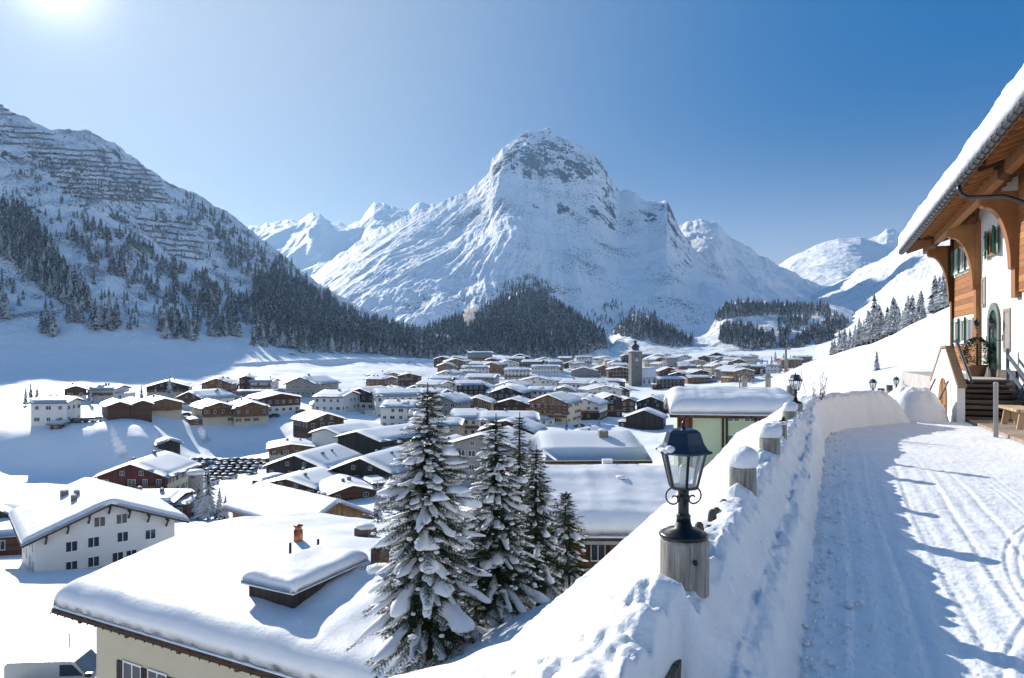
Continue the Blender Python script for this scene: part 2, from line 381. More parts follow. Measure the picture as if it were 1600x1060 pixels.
# ---------------------------------------------------------------- mountains
def mount_mat(name, rock=(0.16, 0.17, 0.19), lo=0.55, hi=0.75, speck=0.0, sc=0.01, attr=0.0):
    def f(nm):
        t = NT(nm, 0.7, 0.15)
        nz = t.nz(); n1 = t.noise(sc * 2, 8, 0.65); n2 = t.noise(sc * 9, 6, 0.7)
        f_ = t.math('ADD', t.math('SUBTRACT', 1.0, nz), t.math('MULTIPLY', t.math('SUBTRACT', n1, 0.5), 0.9))
        f_ = t.math('ADD', f_, t.math('MULTIPLY', t.math('SUBTRACT', n2, 0.5), 0.9))
        if attr > 0:
            at = t.n('ShaderNodeAttribute', attribute_name='rock'); f_ = t.math('ADD', f_, t.math('MULTIPLY', at.outputs['Fac'], attr))
        fac = t.ramp(f_, [(lo, 0.0), (hi, 1.0)])
        if speck:
            n3 = t.noise(sc * 26, 3, 0.6); n4 = t.noise(sc * 1.1, 3)
            sp = t.ramp(t.math('ADD', n3, t.math('MULTIPLY', t.math('SUBTRACT', n4, 0.5), 0.7)), [(0.66 - speck * 0.1, 0.0), (0.74 - speck * 0.1, 0.85)])
            if attr < 0:
                at = t.n('ShaderNodeAttribute', attribute_name='rock'); sp = t.math('MULTIPLY', sp, at.outputs['Fac'])
            fac = t.math('MAXIMUM', fac, sp)
        col = t.ramp(t.noise(sc * 6, 6, 0.7), [(0.3, tuple(v * 0.6 for v in rock)), (0.75, tuple(v * 1.5 for v in rock))])
        t.color(t.mix(fac, (0.84, 0.86, 0.88), col))
        t.bump(t.math('ADD', t.noise(sc * 10, 8, 0.65), t.math('MULTIPLY', n1, 2.0)), 0.6, 0.06 / sc)
        return t
    return mat(name, f)
def ip(px, pts): return np.interp(px, [p[0] for p in pts], [p[1] for p in pts])
LAYERS = {}
def mountain(name, ridge, rd, foot, fd, P, rough, nx, nt, material, x0=None, x1=None, jag=6.0, rockf=None):
    pxs = np.linspace(x0 if x0 is not None else ridge[0][0], x1 if x1 is not None else ridge[-1][0], nx)
    t = np.concatenate([[-0.06], np.linspace(0, 1, nt), 1 + np.linspace(0.02, 0.5, 24)])
    PX, T = np.meshgrid(pxs, t)
    dr = ip(PX, rd); df = ip(PX, fd); rp = ip(pxs, ridge); kw = max(3, int(nx * 70 / (pxs[-1] - pxs[0]))) | 1; ker = np.hanning(kw + 2)[1:-1]; ker /= ker.sum()
    sm = np.convolve(np.pad(rp, kw // 2, mode='edge'), ker, 'valid'); bl = sstep(0.45, 0.98, T) ** 1.5
    rz = (HY - (rp[None] * bl + sm[None] * (1 - bl))) / F * dr; fz = (HY - ip(PX, foot)) / F * df
    D = df + (dr - df) * T; pt = P(np.clip(T, 0, 1), PX)
    Z = fz + (rz - fz) * pt; back = np.maximum(T - 1, 0) * (dr - df) * 0.75 + np.maximum(-T, 0) * 600; Z = Z - back
    X = (PX - 800) / F * D
    env = np.clip(T * 6, 0, 1) * (0.25 + 0.75 * np.clip((1 - T) * 5, 0, 1))
    Z = Z + rough(X, D, T, PX) * env + jag * fbm(PX / 20.0, T * 5 + 3.3, 4) * np.clip(T * 8 - 7, 0, 1)
    V = np.stack([X, D, Z + EYE], -1)
    o = np_mesh(name, V, grid_faces(len(t), nx), material); tag(o, kind='structure')
    if rockf is not None:
        at = o.data.attributes.new('rock', 'FLOAT', 'POINT'); at.data.foreach_set('value', np.ascontiguousarray(rockf(X, D, T, PX, HY - Z / D * F), dtype=np.float32).ravel())
    LAYERS[name] = (V[1:nt + 1], nt, PX[1:nt + 1], (HY - Z / D * F)[1:nt + 1])
    return o
A_R = [(-700, 20), (-300, 90), (0, 168), (45, 188), (85, 206), (110, 205), (135, 204), (160, 216), (185, 230), (215, 252), (240, 275), (270, 292), (300, 300), (330, 322), (360, 338), (400, 368), (440, 400), (480, 432), (520, 460), (560, 483), (600, 502), (650, 520), (700, 535), (760, 560)]
mountain('mountain_slope', A_R, [(-700, 1000), (0, 900), (130, 910), (280, 1040), (440, 1120), (600, 1080), (760, 980)],
         [(-700, 600), (0, 583), (250, 578), (400, 566), (560, 560), (700, 563), (760, 566)], [(-700, 380), (0, 400), (250, 430), (400, 500), (560, 620), (760, 760)],
         lambda t, px: 0.35 * t + 0.65 * t ** 1.55,
         lambda x, y, t, px: ridged(x / 130 + y / 400, y / 260, 5) * 11 * t + fbm(x / 30, y / 30, 5, 0.6) * 5 * (0.15 + t), 620, 420,
         mount_mat('shrubby_slope', (0.13, 0.13, 0.145), 0.35, 0.47, 1.45, 0.03, -1), jag=3, rockf=lambda x, y, t, px, py: sstep(545, 490, py + 0.05 * px + 20 * fbm(x / 60, y / 60, 3)))
C_R = [(300, 560), (380, 520), (440, 470), (500, 420), (560, 378), (600, 355), (640, 336), (665, 325), (700, 312), (730, 298), (750, 286), (764, 272), (769, 250), (785, 233), (810, 217), (825, 208), (845, 210), (856, 205), (872, 214), (900, 228), (930, 243), (945, 262), (958, 285), (967, 298), (980, 297), (995, 302), (1012, 317), (1030, 314), (1042, 314), (1050, 333), (1058, 352), (1080, 385), (1110, 410), (1150, 440), (1200, 470), (1250, 495), (1300, 520), (1345, 545)]
xs, ys = (850 - 800) / F * 3250, 3250
def c_rough(x, y, t, px):
    phi = np.arctan2(x - xs, ys + 500 - y); rad = np.hypot(x - xs, ys + 500 - y) / 1000
    w = fbm(x / 500, y / 500, 2) * 0.03; left = sstep(900, 740, px)
    rib = ridged((phi + w) * 11, rad * 0.8, 3, 0.5) * 16 * (1.1 - t) * (0.25 + 0.75 * left)
    fine = ridged((phi + w) * 34, rad * 2.6, 4, 0.55) * 5 * (1.15 - t) * (.5 + .5 * left)
    low = np.exp(-((t - 0.30) / 0.2) ** 2) * np.exp(-((px - 860) / 90.0) ** 2) * np.maximum(ridged(phi * 14 + .3, rad * .4, 2, .4), 0) * 30
    top = sstep(0.76, 0.88, t + 0.03 * perlin(x / 150, y / 150)) * np.exp(-((px - 862) / 104.0) ** 6) + 0.4 * sstep(0.86, 0.97, t) * np.exp(-((px - 1035) / 34.0) ** 2)
    crag = (ridged((x + y * .4) / 210, y / 200, 6, 0.62) * 26 + fbm(x / 60, y / 60, 4, 0.6) * 13) * top
    big = fbm(x / 800 + 4, y / 1000, 2) * 60 * np.sin(np.clip(t, 0, 1) * np.pi)
    step = 45 * (sstep(0.74, 0.90, t + (px - 865) ** 2 / 90000.) - 0.5 * sstep(0.55, 1.0, t)) * np.exp(-((px - 862) / 100.0) ** 4) * (t < 1)
    return rib + fine + low + crag + big * 1.0 + step * np.clip((1 - t) * 9, 0, 1) + fbm(x / 110, y / 110, 5, 0.52) * 6
def c_rock(x, y, t, px, py):
    cap = np.exp(-((px - 862) / 102.0) ** 6) * sstep(300, 268, py + 0.22 * np.abs(px - 862) + 14 * fbm(x / 160, y / 160, 3)) * (0.45 + .55 * sstep(-.4, .5, fbm(x / 130 + y / 300, y / 240 - x / 500, 4)))
    spot = 1.2 * np.exp(-((px - 742) / 24.0) ** 2 - ((py - 328) / 16.0) ** 2) + .9 * np.exp(-((px - 1032) / 26.0) ** 2 - ((py - 325) / 16.0) ** 2) + .9 * np.exp(-((px - 930) / 120.0) ** 4 - ((py - 335 - .1 * (px - 930)) / 16.0) ** 2) * (fbm(x / 60, y / 60, 3) > .05) + .7 * np.exp(-((px - 1090) / 120.0) ** 4 - ((py - 430 - .35 * (px - 1090)) / 45.0) ** 2) * (fbm(x / 50, y / 50, 3) > .12) + .6 * np.exp(-((px - 700) / 120.0) ** 4 - ((py - 440) / 50.0) ** 2) * (fbm(x / 70 + y / 200, y / 90, 3) > .3)
    return np.clip(cap * (.72 + .55 * fbm(x / 45 + y / 160, y / 70, 4, .6)) + spot * (0.8 + .6 * fbm(x / 60, y / 60, 3)), 0, 1.2) * 0.56 + 0.12 * sstep(.2, .8, fbm(x / 260, y / 260, 3)) * sstep(.15, .4, t) + .10 * sstep(900, 1150, px) * sstep(.7, .3, t)
def c_prof(t, px): return 0.8 * t ** 1.1 + 0.2 * t ** 2
mountain('mountain_peak', C_R, [(300, 2500), (500, 2800), (760, 3150), (850, 3300), (960, 3150), (1100, 2800), (1345, 2200)],
         [(300, 560), (1345, 560)], [(300, 1400), (740, 1500), (880, 1750), (1345, 1350)], c_prof, c_rough, 1100, 560,
         mount_mat('alpine_rock_and_snow', (0.13, 0.145, 0.17), 0.50, 0.62, 0.7, 0.006, 0.55), jag=9, rockf=c_rock)
mountain('mountain_shoulder', [(960, 480), (1000, 400), (1056, 356), (1072, 347), (1090, 343), (1105, 343), (1122, 350), (1145, 372), (1180, 393), (1215, 415), (1260, 436), (1320, 462), (1350, 500), (1380, 540)],
         [(960, 3700), (1380, 3300)], [(960, 560), (1380, 560)], [(960, 1700), (1380, 1700)], lambda t, px: t ** 1.25,
         lambda x, y, t, px: fbm(x / 400, y / 500, 5) * 55 + ridged(x / 250, y / 700, 4) * 14, 420, 260, mount_mat('smooth_alpine_snow', (0.2, 0.21, 0.24), 0.72, 0.86, 0.0, 0.004), jag=10)
mountain('mountain_range', [(330, 420), (380, 355), (400, 352), (430, 348), (470, 344), (490, 336), (500, 335), (513, 347), (540, 354), (563, 348), (575, 330), (584, 321), (600, 321), (620, 327), (640, 331), (655, 320), (680, 318), (720, 330), (760, 380)],
         [(330, 4600), (760, 4600)], [(330, 540), (760, 540)], [(330, 2600), (760, 2600)], lambda t, px: t ** 1.1,
         lambda x, y, t, px: ridged(x / 500, y / 700, 4, 0.42) * 50 + fbm(x / 900, y / 900, 3) * 70, 460, 240, mount_mat('far_range_snow', (0.2, 0.21, 0.24), 0.68, 0.84, 0.0, 0.003), jag=16)
mountain('mountain_far', [(1180, 440), (1215, 416), (1240, 402), (1275, 384), (1310, 374), (1345, 373), (1362, 378), (1385, 386), (1420, 395), (1460, 420), (1500, 450)],
         [(1180, 5200), (1500, 5200)], [(1180, 540), (1500, 540)], [(1180, 2600), (1500, 2600)], lambda t, px: t ** 1.05,
         lambda x, y, t, px: ridged(x / 600, y / 700, 5, 0.45) * 26 + 10 * np.sin((y + x * .3) / 60) * sstep(.7, .95, t), 320, 220, mount_mat('far_range_snow', None), jag=6)
mountain('mountain_horn', [(1330, 400), (1355, 376), (1372, 368), (1386, 359), (1397, 359), (1408, 371), (1430, 375), (1470, 400)],
         [(1330, 7200), (1470, 7200)], [(1330, 480), (1470, 480)], [(1330, 5200), (1470, 5200)], lambda t, px: t ** 1.2,
         lambda x, y, t, px: ridged(x / 600, y / 600, 5, 0.45) * 50, 180, 120, mount_mat('far_range_snow', None), jag=14)
mountain('mountain_flank', [(1250, 470), (1290, 452), (1320, 437), (1350, 420), (1385, 402), (1410, 378), (1430, 366), (1480, 345), (1560, 310), (1800, 220), (2300, 120)],
         [(1250, 3400), (1410, 2900), (2300, 1900)], [(1250, 560), (1340, 560), (1500, 520), (2300, 420)], [(1250, 1300), (1500, 700), (2300, 500)], lambda t, px: 0.8 * t + 0.2 * t ** 2,
         lambda x, y, t, px: (ridged((x + y * 0.55) / 120, (y - x) / 900, 4, 0.55) * 15 + fbm(x / 200, y / 200, 5, 0.55) * 16) * np.clip(t * 3, 0.1, 1), 620, 320, mount_mat('lit_flank_snow', (0.2, 0.2, 0.22), 0.78, 0.95, 0.2, 0.01), jag=6)
mountain('forest_hill', [(560, 566), (620, 540), (640, 525), (680, 508), (700, 500), (740, 490), (780, 470), (820, 452), (850, 462), (880, 480), (915, 500), (945, 525), (975, 560)],
         [(560, 1250), (820, 1500), (975, 1300)], [(560, 566), (975, 566)], [(560, 800), (820, 830), (975, 860)], lambda t, px: t ** 1.0,
         lambda x, y, t, px: fbm(x / 120, y / 120, 5) * 12, 360, 200, mount_mat('shrubby_slope', None), jag=3, rockf=lambda x, y, t, px, py: t * 0 + .6)
mountain('dark_knoll', [(930, 565), (960, 520), (990, 492), (1015, 495), (1050, 515), (1090, 535), (1104, 525), (1118, 500), (1130, 478), (1160, 472), (1200, 472), (1250, 478), (1290, 476), (1320, 484), (1342, 500), (1356, 525), (1370, 545)],
         [(930, 1650), (1370, 1750)], [(930, 562), (1090, 556), (1200, 556), (1370, 560)], [(930, 1000), (1370, 1000)], lambda t, px: t ** 1.0,
         lambda x, y, t, px: fbm(x / 150, y / 150, 5) * 14 + ridged(x / 200, y / 200, 3) * 8, 420, 240, mount_mat('shrubby_slope', None), jag=3, rockf=lambda x, y, t, px, py: t * 0 + .6)
# ---------------------------------------------------------------- near snow: bank along the fence, road, heap
def interp_prof(q, pts):
    return np.interp(q, [p[0] for p in pts], [p[1] for p in pts])
def build_bank():
    s = np.concatenate([np.linspace(1.5, 4.2, 40, endpoint=False), np.linspace(4.2, 12.5, 420, endpoint=False), np.linspace(12.5, 32, 330)])
    q = np.concatenate([-np.exp(np.linspace(math.log(15), math.log(1.2), 120, endpoint=False)), np.linspace(-1.2, 0.62, 150)])
    S, Q = np.meshgrid(s, q, indexing='ij'); px, py, nx, ny = path_at(S)
    x = px + nx * Q; y = py + ny * Q
    wob = perlin(S * 1.3, S * 0 + 4) * 0.05 + perlin(S * 4.1, S * 0 + 9) * 0.02
    far = sstep(17, 22, S)
    qq = Q - wob * np.clip(Q * 3 + 1, 0, 1) * (Q < 0.5)
    z = interp_prof(qq, [(-1.2, 0.0), (-0.6, 0.36), (-0.32, 0.54), (-0.16, 0.66), (-0.04, 0.72), (0.06, 0.71), (0.12, 0.66), (0.19, 0.53), (0.26, 0.43), (0.34, 0.385), (0.39, 0.33), (0.43, 0.18), (0.47, 0.03), (0.52, -0.03), (0.7, -0.08)])
    near = sstep(9.85, 9.6, S + 0.12 * perlin(S * 5, Q * 3)); z = z - near * interp_prof(Q, [(0.03, 0.0), (0.075, 0.45), (0.2, 0.38), (0.34, 0.14), (0.42, 0.0)])
    zf = interp_prof(qq, [(-1.2, 0.1), (-0.6, 0.40), (-0.3, 0.62), (-0.04, 0.72), (0.2, 0.74), (0.33, 0.68), (0.42, 0.40), (0.48, 0.06), (0.52, -0.03), (0.7, -0.08)])
    zf = zf * (1 + 0.12 * sstep(19, 22, S)) * sstep(28.6, 27.4, S) - 0.1 * sstep(27.4, 28.6, S)
    z = z * (1 - far) + zf * far
    # small bumps where palings poke up through the cap, heaped lumps between
    cap = np.exp(-((Q + 0.03) / 0.16) ** 2)
    z = z + cap * (fbm(S * 2.6, Q * 3, 3) * 0.085 + 0.022 * np.sin(S * 2 * math.pi / 0.27 + 2 * perlin(S, S * 0))) * (1 - 0.6 * far)
    z = z + np.exp(-((Q + 0.12) / 0.2) ** 2) * 0.10 * np.exp(-((S - 9.72) / 0.22) ** 2) + (fbm(S * 5, Q * 6, 3) * 0.05) * np.exp(-((S - 9.4) / 0.6) ** 2) * (Q < 0.08)
    z = z + fbm(x * 1.6, y * 1.6, 4) * 0.030 * (Q > -2.5) * (Q < 0.4) + fbm(x * 9, y * 9, 4, .6) * 0.010 * (Q < 0.5) + np.maximum(ridged(x * 3.2, y * 3.2, 3, .6) - .9, 0) * 0.022 * (Q > .05) * (Q < .46)
    z = z + (Q > 0.28) * (Q < 0.44) * fbm(S * 3.0, Q * 2, 4) * 0.05
    p = np.maximum(-Q - 1.2, 0); zs = -0.0 - (_slope(p + 1.2, y) - _slope(1.2)) - 0.30 * sstep(0, 2.5, p) + fbm(x / 2.2, y / 2.2, 4) * 0.10 * sstep(0, 2, p) + 0.16 * fbm(x / 5, y / 5 + 7, 3) * sstep(0, 3, p)
    zs = zs - sstep(12.5, 14.5, -Q) * 1.2
    z = np.where(Q < -1.2, zs, z)
    lvl = sstep(18.5, 22, S) * sstep(6, 12, x); zl = interp_prof(Q, [(-15, -0.9), (-3, -0.45), (-1.2, 0.0)])
    z = np.where(Q < -1.2, z * (1 - lvl) + zl * lvl, z)
    Fc = grid_faces(len(s), len(q)); keep = ((Q > -2.8) | (S < 17.5)).ravel()[Fc].all(1)
    o = np_mesh('snow_bank', np.stack([x, y, z], -1), Fc[keep], SNOW_NEAR); tag(o, kind='structure')
build_bank()
def build_clods():
    rn = random.Random(9); m = MB(); m.smooth = True
    for k in range(240):
        s = 9.6 + rn.random() ** 1.6 * 15; q = 0.5 + abs(rn.gauss(0, .16)); r = rn.uniform(.005, .022) * (1 if rn.random() < .85 else 1.6)
        x, y, nx, ny = [float(v) for v in path_at(s)]
        m.ball((x + nx * q, y + ny * q, .012 + r * .3), (r * rn.uniform(.8, 1.3), r * rn.uniform(.8, 1.3), r * .8), 7, 5, .2, rn)
    tag(m.build('snow_clods', SNOW_NEAR), 'small broken lumps of snow fallen from the ploughed bank onto the road', 'snow lumps', kind='stuff')
build_clods()
def road_mat(nm):
    t = NT(nm, 0.6, 0.2)
    t.color(t.ramp(t.noise(1.5, 4), [(0.3, (0.75, 0.77, 0.79)), (0.7, (0.81, 0.82, 0.83))]))
    h = t.math('ADD', t.noise(30, 4, 0.65), t.math('MULTIPLY', t.noise(4, 3, 0.6), 1.2)); t.bump(h, 0.6, 0.012); return t
def build_road():
    r = np.exp(np.linspace(math.log(2.8), math.log(42), 760)); az = np.linspace(R(8), R(50), 820)
    Rr, A = np.meshgrid(r, az, indexing='ij'); x = Rr * np.sin(A); y = Rr * np.cos(A)
    q, s = path_q(x, y)
    z = fbm(x * 0.7, y * 0.7, 3) * 0.015 + fbm(x * 7, y * 7, 4, 0.6) * 0.006
    fade = sstep(16, 9, Rr)
    def arc(cx, cy, r0, w, depth, n=3, gap=0.09, a0=-9, a1=9):     # wheel and ski tracks as shallow grooves
        rr = np.hypot(x - cx, y - cy); an = np.arctan2(y - cy, x - cx); g = 0
        for k in range(n):
            d = rr - r0 - k * gap
            g = g + np.exp(-(d / w) ** 2) - 0.6 * np.exp(-((np.abs(d) - w * 2.2) / w) ** 2)
        tread = 1 + 0.3 * np.sin(an * r0 / 0.02)
        return -g * depth * (an > a0) * (an < a1) * tread * fade
    rnd = random.Random(5)
    # straight tracks following the bank
    for k in range(7):
        q0 = 0.75 + k * 0.36 + rnd.uniform(-.08, .08); d = q - q0 - 0.04 * np.sin(s * .6 + k)
        z = z - (np.exp(-(d / 0.022) ** 2) - 0.5 * np.exp(-((np.abs(d) - .05) / .02) ** 2)) * 0.0045 * fade * (1 + .5 * np.sin(s / 0.018))
    # vehicle tracks curving from the front off to the right
    for (cx, cy, r0) in [(8.3, 3.2, 3.3), (8.1, 3.0, 4.2), (9.4, 2.2, 4.6), (9.6, 2.4, 6.1), (6.8, 0.2, 4.4), (7.4, 0.4, 5.5)]:
        z = z + arc(cx, cy, r0, 0.016, 0.0055, 4, 0.09)
    for (cx, cy, r0) in [(-4, 3, 8.0), (-6, 4.5, 10.6), (-3.5, 5, 9.3), (-9, 2, 14.8)]:
        z = z + arc(cx, cy, r0, 0.018, 0.005, 2, 0.16)
    z = z + 0.01 * np.sin(q / 0.028) * sstep(0.5, 0.6, q) * sstep(2.6, 2.2, q) * 0.35 * fade
    crumb = fbm(x * 14, y * 14, 3, 0.6); z = z + np.where(crumb > 0.55, (crumb - 0.55) * 0.06, 0) * np.exp(-np.maximum(q - .5, 0) / 0.5)
    z = z + sstep(30, 42, Rr) * -0.15
    z = np.where(q < 0.45, z - 0.3 * sstep(0.5, 0.3, q), z)
    hole = (q > -0.2) & (Rr > 1)
    Fc = grid_faces(len(r), len(az)); keep = hole.ravel()[Fc].all(1)
    o = np_mesh('snow_road', np.stack([x, y, z], -1), Fc[keep], mat('packed_snow', road_mat)); tag(o, kind='structure')
build_road()
def build_heap():
    n = 90; u, v = np.meshgrid(np.linspace(0, 2 * np.pi, n, endpoint=False), np.linspace(0, 1, 60), indexing='ij')
    rr = v; cx, cy = 10.95, 18.7; x = cx + np.cos(u) * rr * 0.88; y = cy + np.sin(u) * rr * 0.9
    z = 0.98 * (1 - rr ** 3.2) ** 0.9 - 0.1 + fbm(x * 1.5, y * 1.5, 4) * 0.12 * (1 - rr ** 4); z = np.where(rr > .97, -0.1, z)
    Fc = grid_faces(60, n, True); V = np.stack([x, y, z], -1).transpose(1, 0, 2)
    o = np_mesh('snow_heap', V, Fc, SNOW_NEAR); tag(o, 'rounded heap of shovelled snow beside the arched cellar door', 'snow heap')
build_heap()

# ---------------------------------------------------------------- fence posts, palings, lamps
def post_mat(nm):
    t = NT(nm, 0.8, 0.2); g = t.noise(6, 7, 0.65, stretch=(6, 6, 0.5)); g2 = t.noise(22, 4, 0.6, stretch=(5, 5, 0.25)); b = t.noise(3, 3)
    f_ = t.math('ADD', t.math('MULTIPLY', g, 0.7), t.math('MULTIPLY', g2, 0.4))
    c = t.ramp(f_, [(0.32, (0.05, 0.043, 0.036)), (0.5, (0.24, 0.22, 0.19)), (0.72, (0.46, 0.44, 0.40))])
    t.color(t.mix(t.ramp(b, [(0.45, 0.0), (0.75, 0.5)]), c, (0.10, 0.085, 0.06)))
    t.bump(f_, 0.7, 0.012); return t
POST = mat('weathered_post', post_mat)
DARKW = wood('old_paling', (0.05, 0.042, 0.035), (0.16, 0.13, 0.10), 0.3, 'V')
rnd = random.Random(11)
def post_mesh(rad, top, seed, jagged=False):
    rn = random.Random(seed); m = MB(); m.smooth = True; n = 28; v = []; f = []
    zs = [-0.5, 0.0, 0.3, top - 0.12, top - 0.02, top]
    for j, z in enumerate(zs):
        for i in range(n):
            a = 2 * math.pi * i / n; k = rad * (1 + 0.035 * math.sin(3 * a + seed) + 0.02 * math.sin(9 * a + seed * 2)) * (1.0 if j < 5 else 0.94)
            v.append((k * math.cos(a), k * math.sin(a), z + (0.035 * math.sin(2 * a + seed) if jagged and j > 3 else 0)))
    for j in range(len(zs) - 1):
        for i in range(n): f.append((j * n + i, j * n + (i + 1) % n, (j + 1) * n + (i + 1) % n, (j + 1) * n + i))
    f.append(tuple(range((len(zs) - 1) * n, len(zs) * n))); m.add(v, f); m.sm[-1] = False
    return m
def snow_cap_mesh(rad, h, seed, lop=0.0):
    m = MB(); m.smooth = True; rn = random.Random(seed); prof = [(rad * 0.80, -0.012), (rad * 1.03, 0.0), (rad * 1.10, h * .22), (rad * 1.10, h * .45), (rad * 1.04, h * .66), (rad * .88, h * .84), (rad * .62, h * .95), (rad * .3, h * .99), (rad * .08, h)]
    m.lathe(prof, 24)
    m.v = [(x * (1 + 0.05 * math.sin(3 * math.atan2(y, x) + seed)) + lop * z, y, z * (1 + 0.06 * math.sin(2 * math.atan2(y, x) + seed * 3))) for x, y, z in m.v]
    return m
# (pixel x, depth, radius, top above road, snow height, label)
posts = [
 (1161, 5.62, 0.108, 0.91, 0.155, 'thick weathered fence post with tall snow cap, next behind the nearest lamp'),
 (1202, 7.85, 0.115, 0.875, 0.15, 'weathered fence post with dome of snow, third along the road edge'),
 (1217, 9.35, 0.105, 0.86, 0.02, 'split bare-topped fence post with hardly any snow on it'),
 (1233.5, 11.4, 0.11, 0.87, 0.14, 'snow-capped fence post just in front of the second lamp'),
]
for px, d, rad, top, sn, lab in posts:
    p = W(px, 550, d); r = empty('fence_post', (p.x, p.y, 0), 0, lab, 'fence post', 'posts along the road fence')
    post_mesh(rad, top, int(px), sn < .05).build('post', POST, r)
    snow_cap_mesh(rad, sn if sn > .05 else .03, int(px) + 1, 0.15).build('snow_cap', SNOW_NEAR, r, Matrix.Translation((0, 0, top)))
IRON = plain('black_iron', (0.012, 0.013, 0.015), 0.32, 0.5, 0.3, 0.2, 8)
IRONP = plain('blue_black_roof_iron', (0.03, 0.045, 0.065), 0.28, 0.6, 0.5, 0.2, 6)
def glass_mat(nm):
    t = NT(nm, 0.08, 0.5); t.b.inputs['Alpha'].default_value = 0.17; t.color((0.75, 0.80, 0.78))
    t.bump(t.noise(14, 2), 0.5, 0.01); return t
GLASS = mat('wavy_lamp_glass', glass_mat)
def lantern(root, z0, hexrot=0.35, scale=1.0, detail=True):
    """black lantern: base disc, stem, scrolls, tapered hexagonal glass body, bell roof, finial"""
    T = Matrix.Translation((0, 0, z0)) @ Matrix.Scale(scale, 4)
    m = MB(); m.smooth = True
    m.lathe([(0.118, 0), (0.122, 0.012), (0.112, 0.022), (0.09, 0.028), (0.085, 0.036), (0.045, 0.045), (0.036, 0.075)], 32, mtx=T); m.build('base_plate', IRON, root)
    m = MB(); m.smooth = True
    m.lathe([(0.036, 0.07), (0.034, 0.10), (0.037, 0.105), (0.030, 0.112), (0.0265, 0.12), (0.0265, 0.185), (0.032, 0.19), (0.032, 0.205), (0.0265, 0.21), (0.028, 0.235), (0.038, 0.242), (0.05, 0.247)], 24, mtx=T); m.build('stem', IRON, root)
    for sg in (-1, 1):
        pts = []
        for k in range(26):
            t = k / 25
            if t < 0.55: a = math.pi * (0.5 - t / 0.55 * 1.0); pts.append((sg * (0.05 + 0.042 * math.cos(a)), 0, 0.205 + 0.042 * math.sin(a)))
            else:
                u = (t - 0.55) / 0.45; a = -math.pi * 0.5 - u * math.pi * 1.3; rr = 0.026 - 0.014 * u
                pts.append((sg * (0.05 + rr * math.cos(a)), 0, 0.163 + 0.026 + rr * math.sin(a)))
        m = MB(); m.smooth = True; m.tube([T @ Vector(p) for p in pts], 0.0042 * scale, 6); m.build('scroll', IRON, root)
    def ring(r, z, k=6): return [(r * math.cos(2 * math.pi * i / k + hexrot), r * math.sin(2 * math.pi * i / k + hexrot), z) for i in range(k)]
    zb, zt, rb, rt = 0.250, 0.425, 0.068, 0.112
    m = MB(); m.lathe([(rb * 0.9, zb - 0.012), (rb * 1.06, zb - 0.006), (rb * 1.06, zb + 0.004)], 6, rot=hexrot, mtx=T)
    B = ring(rb, zb); Tp = ring(rt, zt)
    for i in range(6): m.beam(T @ Vector(B[i]), T @ Vector(Tp[i]), 0.012 * scale)
    for i in range(6):
        m.beam(T @ Vector(Tp[i]), T @ Vector(Tp[(i + 1) % 6]), 0.010 * scale); m.beam(T @ Vector(B[i]), T @ Vector(B[(i + 1) % 6]), 0.010 * scale)
    m.build('frame', IRON, root)
    for i in range(6):
        if not detail and i: break
        m = MB(); ks = range(6) if not detail else [i]
        for k in ks:
            a, b, c, d = [T @ (Vector(p) * 1.0) for p in (B[k], B[(k + 1) % 6], Tp[(k + 1) % 6], Tp[k])]
            cc = (a + b + c + d) / 4; n_ = Vector((cc.x, cc.y, 0)).normalized() * 0.003 * scale
            m.add([a - n_, b - n_, c - n_, d - n_, a + n_, b + n_, c + n_, d + n_], [(0, 1, 2, 3), (7, 6, 5, 4), (0, 4, 5, 1), (1, 5, 6, 2), (2, 6, 7, 3), (3, 7, 4, 0)])
        m.build('glass_pane', GLASS, root)
    m = MB(); m.smooth = True; m.lathe([(0.017, zb), (0.02, zb + .03), (0.024, zb + .07), (0.02, zb + .10), (0.008, zb + .115)], 14, mtx=T); m.build('bulb', plain('milky_bulb', (0.6, 0.62, 0.6), 0.3), root)
    m = MB(); m.lathe([(rt * .9, zt), (rt * 1.17, zt - 0.006), (rt * 1.22, zt + 0.003), (rt * 1.10, zt + 0.018), (rt * .93, zt + 0.045), (rt * .84, zt + .075), (rt * .76, zt + .100), (rt * .60, zt + 0.112), (rt * .3, zt + .117)], 6, rot=hexrot, mtx=T)
    if detail:
        for p in ring(rt * 1.2, zt + 0.004): m.ball(T @ Vector(p), (0.012, 0.012, 0.008), 8, 5)
    rf = m.build('lamp_roof', IRONP, root)
    m = MB(); m.smooth = True; m.lathe([(0.014, zt + .115), (0.010, zt + .125), (0.014, zt + .135), (0.008, zt + .146), (0.003, zt + .158)], 12, mtx=T)
    m.build('finial', IRON, rf)
    return rf
p = W(1068, 550, 3.42)
lp = empty('post_lamp', (p.x, p.y, 0), R(8), 'black hexagonal lantern on a thick grey timber post, nearest and largest lamp', 'lamp', 'lanterns on the road fence')
post_mesh(0.118, 0.925, 3).build('post', POST, lp); rf = lantern(lp, 0.925, 0.35)
m = MB(); m.smooth = True; m.lathe([(0.012, 0), (0.014, .008), (0.006, .014)], 10, mtx=Matrix.Translation((0.01, -0.119, 0.83)) @ Matrix.Rotation(R(90), 4, 'X')); m.build('bolt', IRON, lp)
m = MB(); m.smooth = True
for k, (a, rr, w_, h_) in enumerate([(3.45, 0.115, 0.030, 0.014), (3.7, 0.108, 0.026, 0.02), (3.2, .112, .028, .014), (2.8, .105, .03, .016)]):
    m.ball((rr * math.cos(a), rr * math.sin(a), 0.925 + 0.435 + 0.01 * (k % 2)), (w_, w_, h_), 10, 7, 0.06, rnd)
m.build('snow_clump', SNOW_NEAR, rf)
